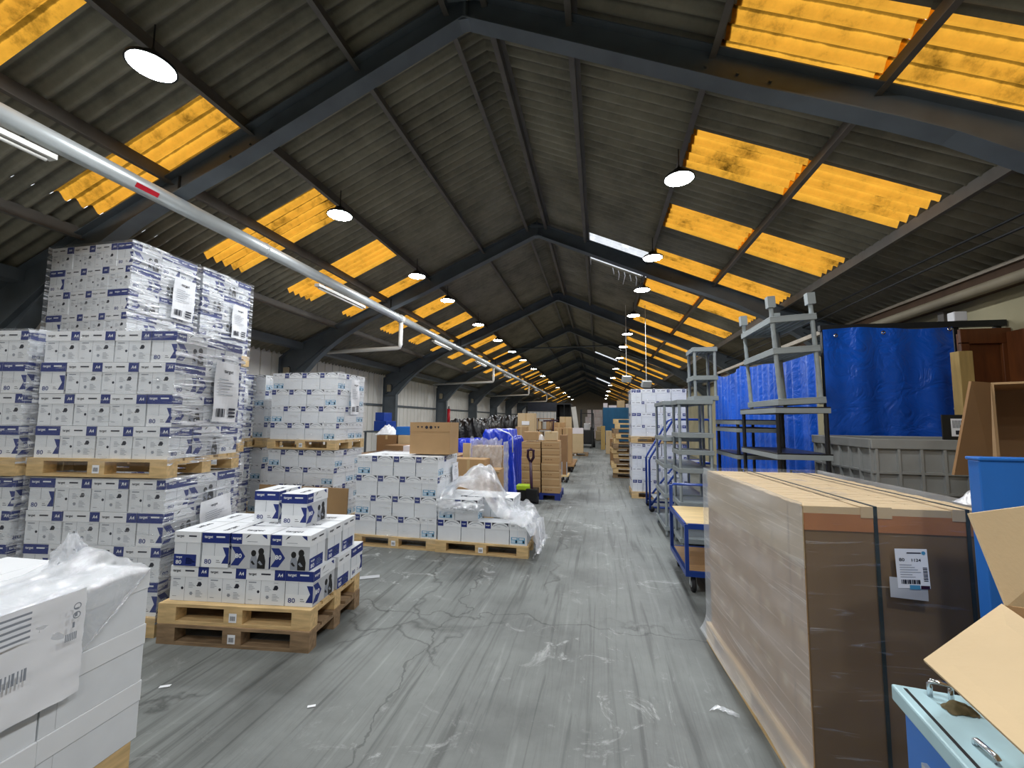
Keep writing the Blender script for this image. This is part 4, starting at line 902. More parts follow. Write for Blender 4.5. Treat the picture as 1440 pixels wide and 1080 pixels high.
# ------------------------------------------------------------------ shelving
def shelf_unit(name, label, loc, rz, W, D, zs, mat='grey_plastic', edge=None, top_caps=False, tilt=0, post=.021, cat='shelving', posts_to=None):
    t = thing(name, label, cat, loc, rz, 'plastic shelving units'); t.rotation_euler.y = tilt
    zt = posts_to or zs[-1]
    for x in (.03, W-.03):
        for y in (.03, D-.03):
            m_ = MB(); z = 0; pts, rr = [], []
            nseg = max(2, int(zt/.045))
            for i in range(nseg+1):
                zz = zt*i/nseg; pts += [(x, y, zz)]; rr += [post*(1.0 if i % 2 else .90)]
            m_.tube(pts, rr, 10)
            if top_caps: m_.box(x-.034, x+.034, y-.034, y+.034, zt, zt+.11)
            m_.build('post', mat, t, True) if not top_caps else m_.build('post', mat, t)
    for z in zs:
        m_ = MB(); m_.box(0, W, 0, D, z-.012, z, 0); e = 1 if edge else 0
        m_.box(0, W, 0, .012, z-.06, z-.012, e); m_.box(0, W, D-.012, D, z-.06, z-.012, e); m_.box(0, .012, .012, D-.012, z-.06, z-.012, e); m_.box(W-.012, W, .012, D-.012, z-.06, z-.012, e)
        for i in range(1, 6): m_.box(W*i/6-.006, W*i/6+.006, .012, D-.012, z-.04, z-.012, 0)
        m_.build('shelf', [mat, edge or mat], t, bevel=.003)
    return t
Y1_ = 6.0; xl, xr_ = AY(953, 600, Y1_)[0], AY(1004, 600, Y1_)[0]; Wd = xr_-xl
zt1 = AY(955, 562, Y1_)[1]
shelf_unit('shelving_unit', 'tall grey plastic shelving unit standing on the floor behind the blue trolley', (xl, Y1_, 0), 0, Wd, .50, [.15, .62, 1.06, AY(955, 652, Y1_)[1]*.0+1.30, 1.53, zt1])
shelf_unit('shelving_unit', 'second tall grey plastic shelving unit, further back beside the mobile steps', (xl-.10, Y1_+.62, 0), 0, .55, .95, [.15, .62, 1.05, 1.45, zt1+.01])
xa, xb = AY(974, 500, Y1_+.03)[0], AY(1012, 500, Y1_+.03)[0]
shelf_unit('shelving_unit', 'small grey shelving tower stacked on top of the tall grey unit', (xa, Y1_+.03, zt1+.002), 0, min(xb-xa, xl+Wd-xa+.08), .44, [.05, AY(975, 528, Y1_)[1]-zt1, AY(975, 488, Y1_)[1]-zt1])
Yb = 4.42; bl, br = AY(1092, 565, Yb)[0], AY(1163, 562, Yb)[0]; zb0 = AY(1090, 572, Yb)[1]
shelf_unit('shelving_unit', 'black plastic shelving unit carrying the tilted grey one, before the blue curtain', (bl-.02, Yb-.02, 0), 0, br-bl+.04, 1.02, [.12, .55, 1.0, AY(1090, 640, Yb)[1]+.02, zb0], 'black', 'grey_plastic')
s3 = shelf_unit('shelving_unit', 'grey plastic shelving unit with square post caps stacked on the black shelving', (bl+.02, Yb, zb0+.004), 0, br-bl-.02, .85, [.07, AY(1080, 490, Yb)[1]-zb0, AY(1075, 446, Yb)[1]-zb0], tilt=-.055, top_caps=True, posts_to=AY(1072, 436, Yb)[1]-zb0+.02)
shelf_unit('shelving_unit', 'rear black plastic shelving unit with a grey edged shelf beside the blue curtain', (bl-.04, Yb+1.10, 0), 0, .5, .9, [.12, .7, 1.3, 1.62, zb0-.12], 'black', 'grey_plastic')
# ------------------------------------------------------------------ blue two deck trolley
t = thing('platform_trolley', 'blue steel two deck trolley with plywood shelves beside the brown load', 'trolley', (.83, 4.55, 0)); W_, D_ = .72, .92; s_ = .035
for x in (0, W_-s_):
    for y in (0, D_-s_): m_ = MB(); m_.box(x, x+s_, y, y+s_, .16, .66 if y == 0 else .92); m_.build('upright', 'blue_metal', t)
for z, mt, dz in ((.16, 'ply_dark', 0), (.62, 'ply', 0)):
    m_ = MB(); m_.box(s_, W_-s_, 0, s_, z, z+.05); m_.box(s_, W_-s_, D_-s_, D_, z, z+.05); m_.box(0, s_, s_, D_-s_, z, z+.05); m_.box(W_-s_, W_, s_, D_-s_, z, z+.05); m_.build('deck_frame', 'blue_metal', t)
    m_ = MB(); m_.box(s_*.6, W_-s_*.6, s_*.6, D_-s_*.6, z+.035, z+.048 if z < .3 else z+.053); m_.build('deck', mt, t)
m_ = MB(); m_.tube([(s_/2, D_-s_/2, .66), (s_/2, D_-s_/2, .90), (.05, D_-s_/2, .93), (W_-.05, D_-s_/2, .93), (W_-s_/2, D_-s_/2, .90), (W_-s_/2, D_-s_/2, .66)], .016, 10); m_.build('push_handle', 'blue_metal', t, True)
for x in (.08, W_-.08):
    for y in (.07, D_-.10):
        m_ = MB(); m_.tube([(x-.018, y, .075), (x+.018, y, .075)], .075, 20); w_ = m_.build('wheel', 'rubber', t, True)
        m_ = MB(); m_.tube([(x-.02, y, .075), (x+.02, y, .075)], .035, 14); m_.box(x-.03, x-.024, y-.02, y+.02, .06, .16); m_.box(x+.024, x+.03, y-.02, y+.02, .06, .16); m_.build('caster_fork', 'duct', w_)
# ------------------------------------------------------------------ mobile steps
YS = 8.35; xs = AY(914, 700, YS)[0]
t = thing('mobile_steps', 'blue tubular mobile steps with handrails in front of the right aisle load', 'steps', (xs, YS, 0)); rr = .02
for i, y in enumerate((0, .55)):
    m_ = MB(); m_.tube([(0, y, .05), (0, y, .95), (.03, y, 1.02), (.42, y, 1.68), (.48, y, 1.72), (1.05, y, 1.72), (1.09, y, 1.68), (1.09, y, .02)], rr, 10); m_.build('handrail', 'blue_metal', t, True)
    m_ = MB(); m_.tube([(.02, y+.02, .12), (.62, y+.02, .92)], rr, 8); m_.tube([(.62, y+.02, .92), (1.09, y+.02, .92)], rr, 8); m_.tube([(0, y+.02, .08), (1.09, y+.02, .08)], rr, 8); m_.build('side_frame', 'blue_metal', t, True)
for k in range(4): m_ = MB(); m_.box(.08+.15*k, .30+.15*k, .03, .54, .22+.2*k, .245+.2*k); m_.build('tread', 'duct', t)
m_ = MB(); m_.box(.64, 1.08, .03, .54, .905, .93); m_.build('platform', 'duct', t)
for x in (.03, 1.05):
    for y in (.0, .55): m_ = MB(); m_.tube([(x, y-.015, .05), (x, y+.015, .05)], .05, 14); m_.build('wheel', 'rubber', t, True)
# stack of empty pallets beyond
for k in range(12):
    place(pallet if k % 3 else pallet_old, (1.0+random.uniform(-.06, .05)+(.05 if k > 6 else 0), 13.3+random.uniform(-.05, .05), k*.1445), PI/2*(0)+random.uniform(-.05, .05), 'empty wooden pallet on the right aisle stack, %s from the floor' % ORD[k+1], 'stacked empty pallets')
for k in range(5): place(pallet, (1.75+random.uniform(-.05, .05), 15.2, k*.1445), random.uniform(-.05, .05), 'empty wooden pallet in the rear short stack, %s from the floor' % ORD[k+1], 'rear stacked pallets')
# ------------------------------------------------------------------ mid and far hall
def carton_at(px0, py0, px1, py1, Y, dep, label, group=None, mat='card', zb=None, tape=True, name='cardboard_box', cat='box', rz=0, tp='tape', marks=None):
    """closed carton whose front face fills the given rectangle of the photograph at the distance Y"""
    x0, zt = AY(px0, py0, Y); x1, z0 = AY(px1, py1, Y)
    if zb is not None: z0 = zb
    w, h = x1-x0, zt-z0
    m_ = MB(); m_.box(-w/2, w/2, 0, dep, 0, h, 0)
    o = m_.build(name, [mat], None, False, ((x0+x1)/2, Y, z0), rz, bevel=.004); tag(o, label, cat, group)
    if tape:
        m_ = MB(); e = .0015; m_.box(-.025, .025, -e, dep+e, h, h+e); m_.box(-.025, .025, -e, 0, h*.78, h+e); m_.build('tape_strip', tp, o)
    if marks:
        m_ = MB()
        for (u, v, a, b) in marks: m_.quad((-w/2, -.002, 0), (w, 0, 0), (0, 0, h), u, v, a, b, 0)
        m_.build('printed_marks', 'ink', o)
    return o
# printed box standing on the mid hall load
z_t = .146+4*(CH+.003)+.016
o = carton_at(577, 594, 632, 643, 5.45, .36, 'brown cardboard box with printed symbols standing on the white mid hall load', None, 'card', z_t, False)
xb0, xb1 = AY(577, 594, 5.45)[0], AY(632, 594, 5.45)[0]; w = xb1-xb0; h = AY(577, 594, 5.45)[1]-z_t
m_ = MB(); m_.box(-w/2-.004, w/2+.004, -.004, 0, h*.72, h+.003); m_.box(-w/2-.004, w/2+.004, .36, .364, h*.72, h+.003); m_.box(-w/2-.004, -w/2, 0, .36, h*.72, h+.003); m_.box(w/2, w/2+.004, 0, .36, h*.72, h+.003)
m_.build('lid_band', 'card', o)
m_ = MB()
for i, x in enumerate((.2, .3, .42, .53, .64, .72)):
    q = (-w/2+w*x, -.0055, h*.85)
    if i in (2, 3): m_.poly(q, (1, 0, 0), UP, [(.022*math.cos(k*PI/6), .022*math.sin(k*PI/6)) for k in range(12)])
    else: m_.poly(q, (1, 0, 0), UP, [(-.016, .014), (.0, -.016), (.016, .014)])
m_.build('printed_symbols', 'ink', o)
# cardboard sheet leaning on the lower load near the column
a, b = AY(366, 681, 5.62), AY(489, 720, 5.62)
m_ = MB(); m_.obox(((a[0]+b[0])/2, 5.60, a[1]/2), (b[0]-a[0], .02, a[1]), (-.04, 0, 0)); tag(m_.build('cardboard_sheet', 'card'), 'brown cardboard sheet leaning against the lower load near the wall column', 'cardboard')
# packing bench with boxes behind the mid hall load
t = thing('packing_bench', 'timber packing bench heaped with boxes along the left wall', 'bench', (-5.2, 8.1, 0))
m_ = MB(); m_.box(0, 2.3, 0, 1.2, .88, .92); m_.build('top', 'ply_dark', t)
for x in (.05, 2.25):
    for y in (.05, 1.15): m_ = MB(); m_.box(x-.04, x+.04, y-.04, y+.04, 0, .88); m_.build('leg', 'ply_dark', t)
zt = .922; YB = 8.15
carton_at(541, 626, 566, 640, YB, .5, 'low open brown carton at the front of the packing bench', 'boxes on the packing bench', 'card_dark', zt, False)
carton_at(567, 627, 583, 640, YB+.02, .5, 'pinkish carton beside the printed box on the packing bench', 'boxes on the packing bench', 'pink_card', zt, False)
carton_at(530, 612, 557, 625, YB+.55, .55, 'flat brown carton with white label at the rear of the packing bench', 'boxes on the packing bench', 'card_dark', zt)
carton_at(560, 612, 596, 625, YB+.56, .55, 'flat pale carton at the rear of the packing bench', 'boxes on the packing bench', 'card_light', zt)
zz = AY(560, 612, YB+.55)[1]+.004
o = carton_at(557, 600, 580, 611, YB+.62, .4, 'bright blue plastic tray on the boxes at the packing bench', None, 'blue_machine', zz, False, 'plastic_tray', 'tray')
q = P2((0, 0), 0, 0, 0); xa = AY(545, 605, YB+.8)
m_ = MB(); m_.grid(lambda a, b: (xa[0]-.25+.5*a, YB+.65+.35*b, zz+.20*math.sin(PI*a)*math.sin(PI*b)*(1+.4*rum(a*3, b*3))), 24, 14); tag(m_.build('packing_paper', 'paper', None, True), 'heap of crumpled white and grey wrapping on the packing bench boxes', 'wrapping')
o = carton_at(528, 580, 540, 592, 9.6, .4, 'upper dark blue crate stacked near the wall column', 'dark blue crates', 'blue_metal', None, False, 'plastic_crate', 'crate')
o = carton_at(526, 592, 543, 606, 9.5, .5, 'lower dark blue crate stacked near the wall column', 'dark blue crates', 'blue_metal', None, False, 'plastic_crate', 'crate')
a = AY(540, 606, 9.5)
t = thing('side_table', 'low steel table carrying the dark blue crates by the left wall', 'table', (a[0]-.5, 9.4, 0)); m_ = MB(); m_.box(0, .9, 0, .8, a[1]-.04, a[1]-.002); m_.build('top', 'steel', t)
for x in (.04, .86):
    for y in (.04, .76): m_ = MB(); m_.box(x-.02, x+.02, y-.02, y+.02, 0, a[1]-.04); m_.build('leg', 'steel', t)
# red extinguisher on the fourth frame column
a = AY(626, 585, 18.4)
t = thing('fire_extinguisher', 'slim red fire hose post on a left wall column far down the hall', 'fire equipment', (a[0]+.15, 18.45, 1.35)); m_ = MB(); m_.tube([(0, 0, 0), (0, 0, .8)], .07, 12); m_.build('cylinder', 'red', t, True); m_ = MB(); m_.tube([(0, 0, .8), (0, 0, .92)], .03, 8); m_.build('valve', 'dark_metal', t)
# draped heaps
def heap(name, label, cat, x0, x1, y0, y1, h, mt, bulge=.25, seed=0, steps=()):
    m_ = MB()
    def top(x, y):
        z = h
        for (a, b, dz) in steps:
            if a <= x <= b: z += dz
        return z
    def P(s, t_):
        # unfold: s across x with skirts, t along y with skirts
        sx = (s-.15)/.70; ty = (t_-.15)/.70; dn = max(0, -sx, sx-1, -ty, ty-1)/.2143; cx, cy = min(1, max(0, sx)), min(1, max(0, ty))
        x = x0+(x1-x0)*cx; y = y0+(y1-y0)*cy; r = rum(x*1.3+seed, y*1.3)
        z = (top(x, y)+bulge*r*.35)*(1-min(1, dn))
        ox = (-1 if sx < 0 else (1 if sx > 1 else 0))*(.05*abs(math.sin(y*13+z*2))+.04*dn); oy = (-1 if ty < 0 else (1 if ty > 1 else 0))*(.05*abs(math.sin(x*13+z*2))+.04*dn)
        return (x+ox, y+oy, max(.005, z))
    m_.grid(P, 80, 50); return tag(m_.build(name, mt, None, True), label, cat)
a, b = AY(634, 592, 11.0), AY(684, 612, 11.0)
heap('black_plastic_heap', 'black plastic sheeting over a low heap along the left wall, nearer one', 'plastic sheet', a[0], b[0], 11.0, 12.6, 1.62, 'black_bag', .35, 1)
a, b = AY(678, 590, 13.2), AY(729, 612, 13.2)
heap('black_plastic_heap', 'black plastic sheeting over a tall heap, further one behind the blue cover', 'plastic sheet', a[0], b[0]-.1, 13.9, 15.8, 1.72, 'black_bag', .45, 5)
a, b = AY(633, 618, 9.5), AY(682, 618, 9.5)
heap('blue_cover', 'low royal blue plastic cover left of the tall blue one', 'tarpaulin', a[0], b[0]-.26, 9.5, 10.5, a[1], 'royal_tarp', .06, 2)
a, b = AY(682, 601, 9.55), AY(722, 601, 9.55)
heap('blue_cover', 'tall royal blue plastic cover draped to the floor beside the brown boxes', 'tarpaulin', a[0], b[0], 9.55, 10.6, AY(700, 614, 9.55)[1], 'royal_tarp', .06, 3, steps=((a[0]-1, b[0]-.12, .16),))
m_ = MB(); a = AY(719, 602, 9.45); m_.tube([(a[0]-.35, 9.47, a[1]-.02), (a[0]-.05, 9.46, a[1]-.12), (a[0]+.03, 9.44, a[1]-.20), (a[0]+.04, 9.44, a[1]-.55)], .014, 6); tag(m_.build('rope', 'paper', None, True), 'white cord hanging over the corner of the tall blue cover', 'rope')
# brown cartons behind the plastic film
place(pallet, (-2.35, 7.35, 0), 0, 'pallet under the brown cartons behind the film heap', 'wooden pallets')
carton_at(636, 645, 681, 700, 6.95, .35, 'brown carton with open top edge behind the film heap', 'cartons behind the film heap', 'card', .148)
fc = carton_at(682, 660, 702, 700, 6.98, .34, 'small brown carton with raised flap behind the film heap', 'cartons behind the film heap', 'card', .148, False)
a, b = V3(680, 664, 6.9), V3(700, 667, 6.9); m_ = MB(); slab(m_, [a, b, b+Vector((.06, -.12, .06)), a+Vector((-.02, -.12, .10))], .006); m_.v = [(p[0]-fc.location.x, p[1]-fc.location.y, p[2]-fc.location.z) for p in m_.v]; m_.build('flap', 'card_light', fc)
carton_at(664, 627, 702, 690, 7.40, .35, 'tall film wrapped brown carton behind the film heap', 'cartons behind the film heap', 'card', .148)
carton_at(651, 623, 662, 648, 7.42, .03, 'narrow upright cardboard strip behind the open carton', 'cartons behind the film heap', 'card_light', .148, False)
m_ = MB(); a, b = AY(661, 621, 7.34), AY(706, 660, 7.34)
m_.grid(lambda s, t_: (a[0]+(b[0]-a[0])*s+.02*rum(s*4, t_*3), 7.35+.02*rum(s*5, t_*5)-.03*math.sin(PI*t_), .2+(a[1]+.06-.2)*t_+.05*rum(s*2, 1)*(t_ > .9)), 26, 26)
m_.grid(lambda s, t_: (b[0]+.03*rum(s*5, t_*5)+.02, 7.35+.4*s, .2+(a[1]-.2)*t_), 12, 20)
tag(m_.build('plastic_film', 'film_loose', None, True), 'clear film hanging round the tall brown carton by the blue cover', 'plastic sheet')
# brown boxes on the blue pallet and the pallet truck
YC = 9.0; xa, xm, xb = AY(733, 690, YC)[0], AY(761, 690, YC)[0], AY(787, 690, YC)[0]
t = thing('blue_pallet', 'dark blue plastic pallet under the two columns of brown boxes', 'pallet', ((xa+xb)/2, YC, 0)); W_ = xb-xa+.03
m_ = MB(); m_.box(-W_/2, W_/2, 0, .85, .10, .14); m_.build('deck', 'navy', t)
for x in (-W_/2+.06, 0, W_/2-.06):
    for y in (.06, .42, .79): m_ = MB(); m_.box(x-.06, x+.06, y-.06, y+.06, 0, .10); m_.build('foot', 'navy', t)
for ci, (x0, x1, edges) in enumerate(((xa, xm-.02, (695, 687, 677, 668, 653, 643, 633, 623)), (xm+.01, xb, (695, 683, 672, 658, 645, 636, 626, 618)))):
    z = .142; hh = (AY(760, 620, YC)[1]-.142)/7
    for k in range(7):
        H_ = hh*(.86 if (k+ci) % 3 == 0 else 1.07); 
        m_ = MB(); L_ = x1-x0; j = random.uniform(-.008, .008); m_.box(-L_/2, L_/2, 0, .40, 0, H_-.004); o = m_.build('brown_box', 'card', None, False, ((x0+x1)/2+j, YC+.01+j, z), 0, bevel=.005); tag(o, 'brown box in the %s column on the blue pallet, %s from bottom' % (['left', 'right'][ci], ORD[k+1]), 'box', 'brown boxes on the blue pallet')
        m_ = MB(); m_.box(-L_/2-.002, L_/2+.002, -.002, 0, H_*.72, H_*.80); m_.build('lid_seam', 'card_light', o)
        if (k+ci) % 2: m_ = MB(); [m_.box(-L_/2+.06+.06*i, -L_/2+.10+.06*i, -.003, -.001, H_*.35, H_*.45) for i in range(3)]; m_.build('printed_marks', 'card_dark', o)
        z += H_
    zc = z
carton_at(736, 607, 757, 620, YC+.02, .3, 'small open brown box on top of the left box column', 'boxes on top of the columns', 'card', zc+.004, False)
carton_at(766, 607, 783, 620, YC+.04, .3, 'pale box with taped edges on top of the right box column', 'boxes on top of the columns', 'card_light', zc+.004)
m_ = MB(); a = AY(760, 616, YC+.1); m_.grid(lambda s, t_: (a[0]-.1+.2*s, YC+.08+.2*t_, zc+.006+.12*math.sin(PI*s)*math.sin(PI*t_)*(1+.3*rum(s*4, t_*4))), 12, 10); tag(m_.build('paper_wad', 'paper', None, True), 'wad of white paper between the boxes on the columns', 'paper')
m_ = MB(); xk = AY(731, 640, YC-.0)[0]; 
YH = 8.55; a, b = AY(746, 632, YH), AY(748, 692, YH)
t = thing('pallet_truck', 'pallet truck with dark handle and lime battery cover by the blue pallet', 'pallet truck', (b[0], YH, 0))
m_ = MB(); m_.tube([(0, 0, .25), (-.01, .0, b[1]+.1), (-.03, 0, a[1]-.25)], .03, 10); m_.build('tiller', 'plum', t, True)
m_ = MB(); m_.tube([(-.03, 0, a[1]-.26), (-.085, 0, a[1]-.16), (-.085, 0, a[1]-.02), (-.03, 0, a[1]), (.03, 0, a[1]-.02), (.03, 0, a[1]-.16), (-.03, 0, a[1]-.26)], .03, 8); m_.build('handle_loop', 'plum', t, True)
m_ = MB(); m_.box(-.12, .12, -.05, .22, .04, .30); m_.build('chassis', 'black', t, bevel=.02)
a = AY(726, 690, YH); m_ = MB(); m_.box(a[0]-b[0], -.02, -.02, .22, .26, .36); m_.build('battery_cover', 'green_lime', t, bevel=.02)
m_ = MB(); m_.box(a[0]-b[0]+.02, -.03, 0, .2, .02, .258); m_.build('battery_box', 'black', t, bevel=.01)
for x in (-.10, .10): m_ = MB(); m_.tube([(x-.03, .02, .07), (x+.03, .02, .07)], .07, 14); m_.build('wheel', 'rubber', t, True)
# second band: taller boxes, rear trolleys
def far_box(*a, **k): return carton_at(*a, **k)
place(pallet_old, (AY(741, 630, 13)[0], 13.3, 0), 0, 'pallet under the big flat carton past the blue cover', 'wooden pallets')
uc = far_box(728, 581, 751, 640, 13.0, .5, 'large upright brown carton with a paper label past the blue cover', 'mid hall brown cartons', 'card_light', .148, marks=None)
a = AY(739, 594, 12.98); m_ = MB(); m_.box(a[0]-.12, a[0]+.12, 12.985, 12.997, a[1]-.08, a[1]+.04); m_.v = [(p[0]-uc.location.x, p[1]-uc.location.y, p[2]-uc.location.z) for p in m_.v]; m_.build('paper_label', 'paper', uc, label='white paper label')
far_box(725, 600, 740, 640, 12.3, .4, 'brown carton just left of the upright labelled one', 'mid hall brown cartons', 'card', 0)
t = thing('shelf_rack', 'low wooden rack of open boxes behind the brown box columns', 'rack', (AY(753, 600, 15)[0], 15.0, 0)); x0 = AY(753, 600, 15)[0]; W_ = AY(777, 600, 15)[0]-x0; zt = AY(760, 588, 15)[1]
for z in (.4, .9, 1.35, zt): m_ = MB(); m_.box(0, W_, 0, .6, z-.03, z); m_.build('shelf', 'card_dark', t)
for x in (0, W_-.05):
    for y in (0, .55): m_ = MB(); m_.box(x, x+.05, y, y+.05, 0, zt-.03); m_.build('post', 'card_dark', t)
for i, (p0, p1, zz, hh) in enumerate(((754, 764, 1.352, .28), (765, 776, 1.352, .30), (754, 766, .902, .35), (767, 776, .902, .33))):
    x0, x1 = AY(p0, 600, 15.05)[0], AY(p1, 600, 15.05)[0]
    m_ = MB(); m_.box(x0+.08, x1-.08, 15.04, 15.5, zz, zz+hh); tag(m_.build('brown_box', 'card' if i % 2 else 'card_light', bevel=.005), 'brown box on the %s shelf of the low rack, %s side' % (['upper', 'upper', 'lower', 'lower'][i], ['left', 'right'][i % 2]), 'box', 'boxes on the rack')
m_ = MB(); a, b = AY(764, 592, 14.2), AY(785, 591, 14.2); m_.beam((a[0], 14.2, a[1]), (b[0], 14.2, b[1]), .05, .05); c = AY(777, 607, 14.2); m_.beam((c[0], 14.2, 0), (c[0]+.03, 14.2, a[1]-.02), .04, .04); tag(m_.build('tee_handle', 'plum'), 'dark T shaped truck handle rising behind the box columns', 'handle')
for i, (p0, t0, p1, Y_, mt, zz) in enumerate(((778, 594, 794, 14.6, 'card', .25), (787, 586, 803, 15.4, 'card_light', .25), (779, 602, 790, 14.0, 'card', .25), (791, 602, 804, 14.05, 'card', .25))):
    far_box(p0, t0, p1, 640, Y_, .5, 'brown carton on the rear wheeled cart, %s' % ['taller left rear', 'tallest right rear', 'lower front left', 'lower front right'][i], 'cartons on the rear cart', mt, zz)
x0, x1 = AY(778, 640, 13.9)[0], AY(805, 640, 13.9)[0]
t = thing('wheeled_cart', 'low wheeled cart under the rear brown cartons beside the aisle', 'cart', (x0, 13.9, 0)); m_ = MB(); m_.box(0, x1-x0+.05, 0, 2.1, .18, .245); m_.build('deck', 'ply_dark', t)
for x in (.08, x1-x0-.03):
    for y in (.1, 1.9): m_ = MB(); m_.tube([(x-.03, y, .09), (x+.03, y, .09)], .09, 14); m_.build('wheel', 'rubber', t, True)
x0, x1 = AY(788, 650, 11.6)[0], AY(799, 650, 11.6)[0]
t = thing('roll_trolley', 'small steel roll trolley with cartons standing right behind the box columns', 'trolley', (x0, 11.6, 0)); m_ = MB(); m_.box(0, x1-x0, 0, .6, .15, .19); m_.build('deck', 'ply', t)
for x in (.04, x1-x0-.04):
    m_ = MB(); m_.tube([(x, .02, .1), (x, .02, .55)], .012, 8); m_.build('upright', 'duct', t)
    for y in (.06, .54): m_ = MB(); m_.tube([(x-.02, y, .07), (x+.02, y, .07)], .07, 12); m_.build('wheel', 'rubber', t, True)
far_box(787, 612, 797, 645, 11.75, .4, 'leaning opened carton on the small roll trolley', 'cartons on the roll trolley', 'card_dark', .192, False)
place(pallet_old, (AY(812, 628, 20.3)[0]-.1, 20.6, 0), 0, 'pallet under the far left aisle cartons', 'wooden pallets')
for i, (p0, t0, p1, mt) in enumerate(((804, 602, 812, 'pink_card'), (812, 602, 820, 'card_light'))):
    far_box(p0, t0, p1, 610, 20.3, .5, 'pinkish flat carton on the far left aisle load, %s one' % ['left', 'right'][i], 'far aisle cartons', 'pink_card', AY(810, 610, 20.3)[1]+.003, False)
    far_box(p0, 610, p1, 630, 20.3, .6, 'tan film wrapped carton in the far left aisle load, %s one' % ['left', 'right'][i], 'far aisle cartons', 'card_light', .148, False)
# raised dark store rooms, white cabin and black container
a, b = AY(742, 566, 33), AY(783, 578, 33)
m_ = MB(); m_.box(a[0], b[0], 33, 35, b[1], a[1]); o = m_.build('mezzanine_panel', 'screen_dark'); 
t = tag(o, 'dark corrugated mezzanine front above the white cabin far left', 'cladding')
x0, x1 = AY(742, 590, 33.1)[0], AY(782, 590, 33.1)[0]
t = thing('white_cabin', 'white site cabin under the dark mezzanine far down the hall', 'cabin', (x0, 33.1, 0)); W_ = x1-x0; H_ = b[1]-.02
m_ = MB(); m_.box(0, W_, 0, 1.8, 0, H_); m_.build('body', 'wall_white', t); m_ = MB()
for i in range(8): m_.box(W_*(i+.5)/8-.02, W_*(i+.5)/8+.02, -.02, 0, .05, H_-.05)
m_.build('panel_ribs', 'duct', t)
a, b = AY(782, 567, 31.5), AY(803, 606, 31.5)
t = thing('black_container', 'black steel container with open shelves next to the white cabin', 'container', (a[0], 31.5, 0)); W_ = b[0]-a[0]; H_ = a[1]
m_ = MB(); m_.box(0, .06, 0, 2, 0, H_); m_.box(W_-.06, W_, 0, 2, 0, H_); m_.box(.06, W_-.06, 0, 2, H_-.1, H_); m_.box(.06, W_-.06, 1.9, 2, 0, H_-.1); m_.build('shell', 'black', t)
for z in (.6, 1.2, 1.8): m_ = MB(); m_.box(.06, W_-.06, .1, 1.9, z, z+.06); m_.build('shelf', 'dark_metal', t)
m_ = MB(); m_.box(W_*.52, W_*.56, 0, .1, 0, H_-.1); m_.build('mullion', 'dark_metal', t)
a, b = AY(806, 572, 29), AY(812, 604, 29)
m_ = MB(); m_.beam((a[0], 29.3, a[1]), (b[0]+.1, 28.8, 0.02), .32, .05); tag(m_.build('white_plank', 'wall_white'), 'long white board leaning beside the black container', 'board')
x0 = AY(823, 600, 27.0)[0]+.1
t = thing('forklift', 'dark forklift truck parked at the end of the aisle', 'forklift', (x0, 26.6, 0))
m_ = MB(); m_.box(-.45, .45, .3, 1.6, .2, 1.05); m_.build('body', 'black', t, bevel=.06)
m_ = MB(); m_.box(-.38, .38, 1.2, 1.75, .4, 1.25); m_.build('counterweight', 'dark_metal', t, bevel=.08)
for x in (-.33, .33): m_ = MB(); m_.box(x-.05, x+.05, .05, .15, .05, 2.35); m_.build('mast_rail', 'dark_metal', t)
for x in (-.42, .42):
    m_ = MB(); m_.tube([(x, .5, 1.0), (x*.95, .7, 2.1), (x*.95, 1.5, 2.1), (x, 1.6, 1.1)], .03, 8); m_.build('guard_post', 'black', t, True)
    for y in (.45, 1.4): m_ = MB(); m_.tube([(x-.09, y, .25), (x+.09, y, .25)], .25, 18); m_.build('wheel', 'rubber', t, True)
    m_ = MB(); m_.box(x*.6-.05, x*.6+.05, -1.0, .05, .06, .1); m_.build('fork', 'dark_metal', t)
m_ = MB(); m_.box(-.2, .2, .7, 1.1, 1.05, 1.5); m_.build('seat', 'paper', t, bevel=.04, label='pale seat')
m_ = MB(); m_.box(-.42, .42, .7, 1.5, 2.1, 2.14); m_.build('guard_roof', 'black', t)
# wall of pinkish cartons at the far end
YF = 40.0
for k in range(4):
    for i in range(5):
        x0 = AY(823, 590, YF)[0]+i*.74+(.2 if k % 2 else 0); m_ = MB(); Hc = .66; m_.box(0, .72, 0, .7, 0, Hc-.01)
        o = m_.build('pinkish_carton', 'pink_card', None, False, (x0, YF, k*(Hc+.01)+.0), 0, bevel=.01); tag(o, 'pinkish carton in the far end stack, %s row from floor, %s from left' % (ORD[k+1], ORD[i+1]), 'box', 'far pinkish cartons')
        m_ = MB(); m_.box(.02, .70, -.004, 0, .30, .34); m_.box(.38, .58, -.006, -.003, .42, .58); m_.build('label', 'paper', o)
x0 = AY(836, 605, 37)[0]
for i, (dx, w, h, mt, lb, nm, ct) in enumerate(((-.9, .8, .9, 'yellow', 'yellow machine part on the floor before the far carton stack', 'yellow_machine', 'machine'), (.1, 1.0, 1.15, 'card_light', 'pale film wrapped load before the far carton stack', 'wrapped_load', 'wrapped load'))):
    m_ = MB(); m_.box(x0+dx, x0+dx+w, 36.5, 37.3, 0, h*.7); m_.box(x0+dx+.1, x0+dx+w-.15, 36.6, 37.2, h*.7, h); tag(m_.build(nm, mt, bevel=.05), lb, ct)
a, b = AY(848, 573, 30), AY(890, 605, 30)
t = thing('teal_container', 'teal blue steel container on the right far down the aisle', 'container', (a[0], 30, 0)); W_ = 2.9; H_ = a[1]
m_ = MB(); m_.box(0, W_, 0, 5, .12, H_); m_.build('body', 'teal', t, bevel=.02)
for x in (0, W_*.36, W_*.72): m_ = MB(); m_.box(x, x+.06, -.04, 0, .1, H_); m_.build('door_post', 'teal', t)
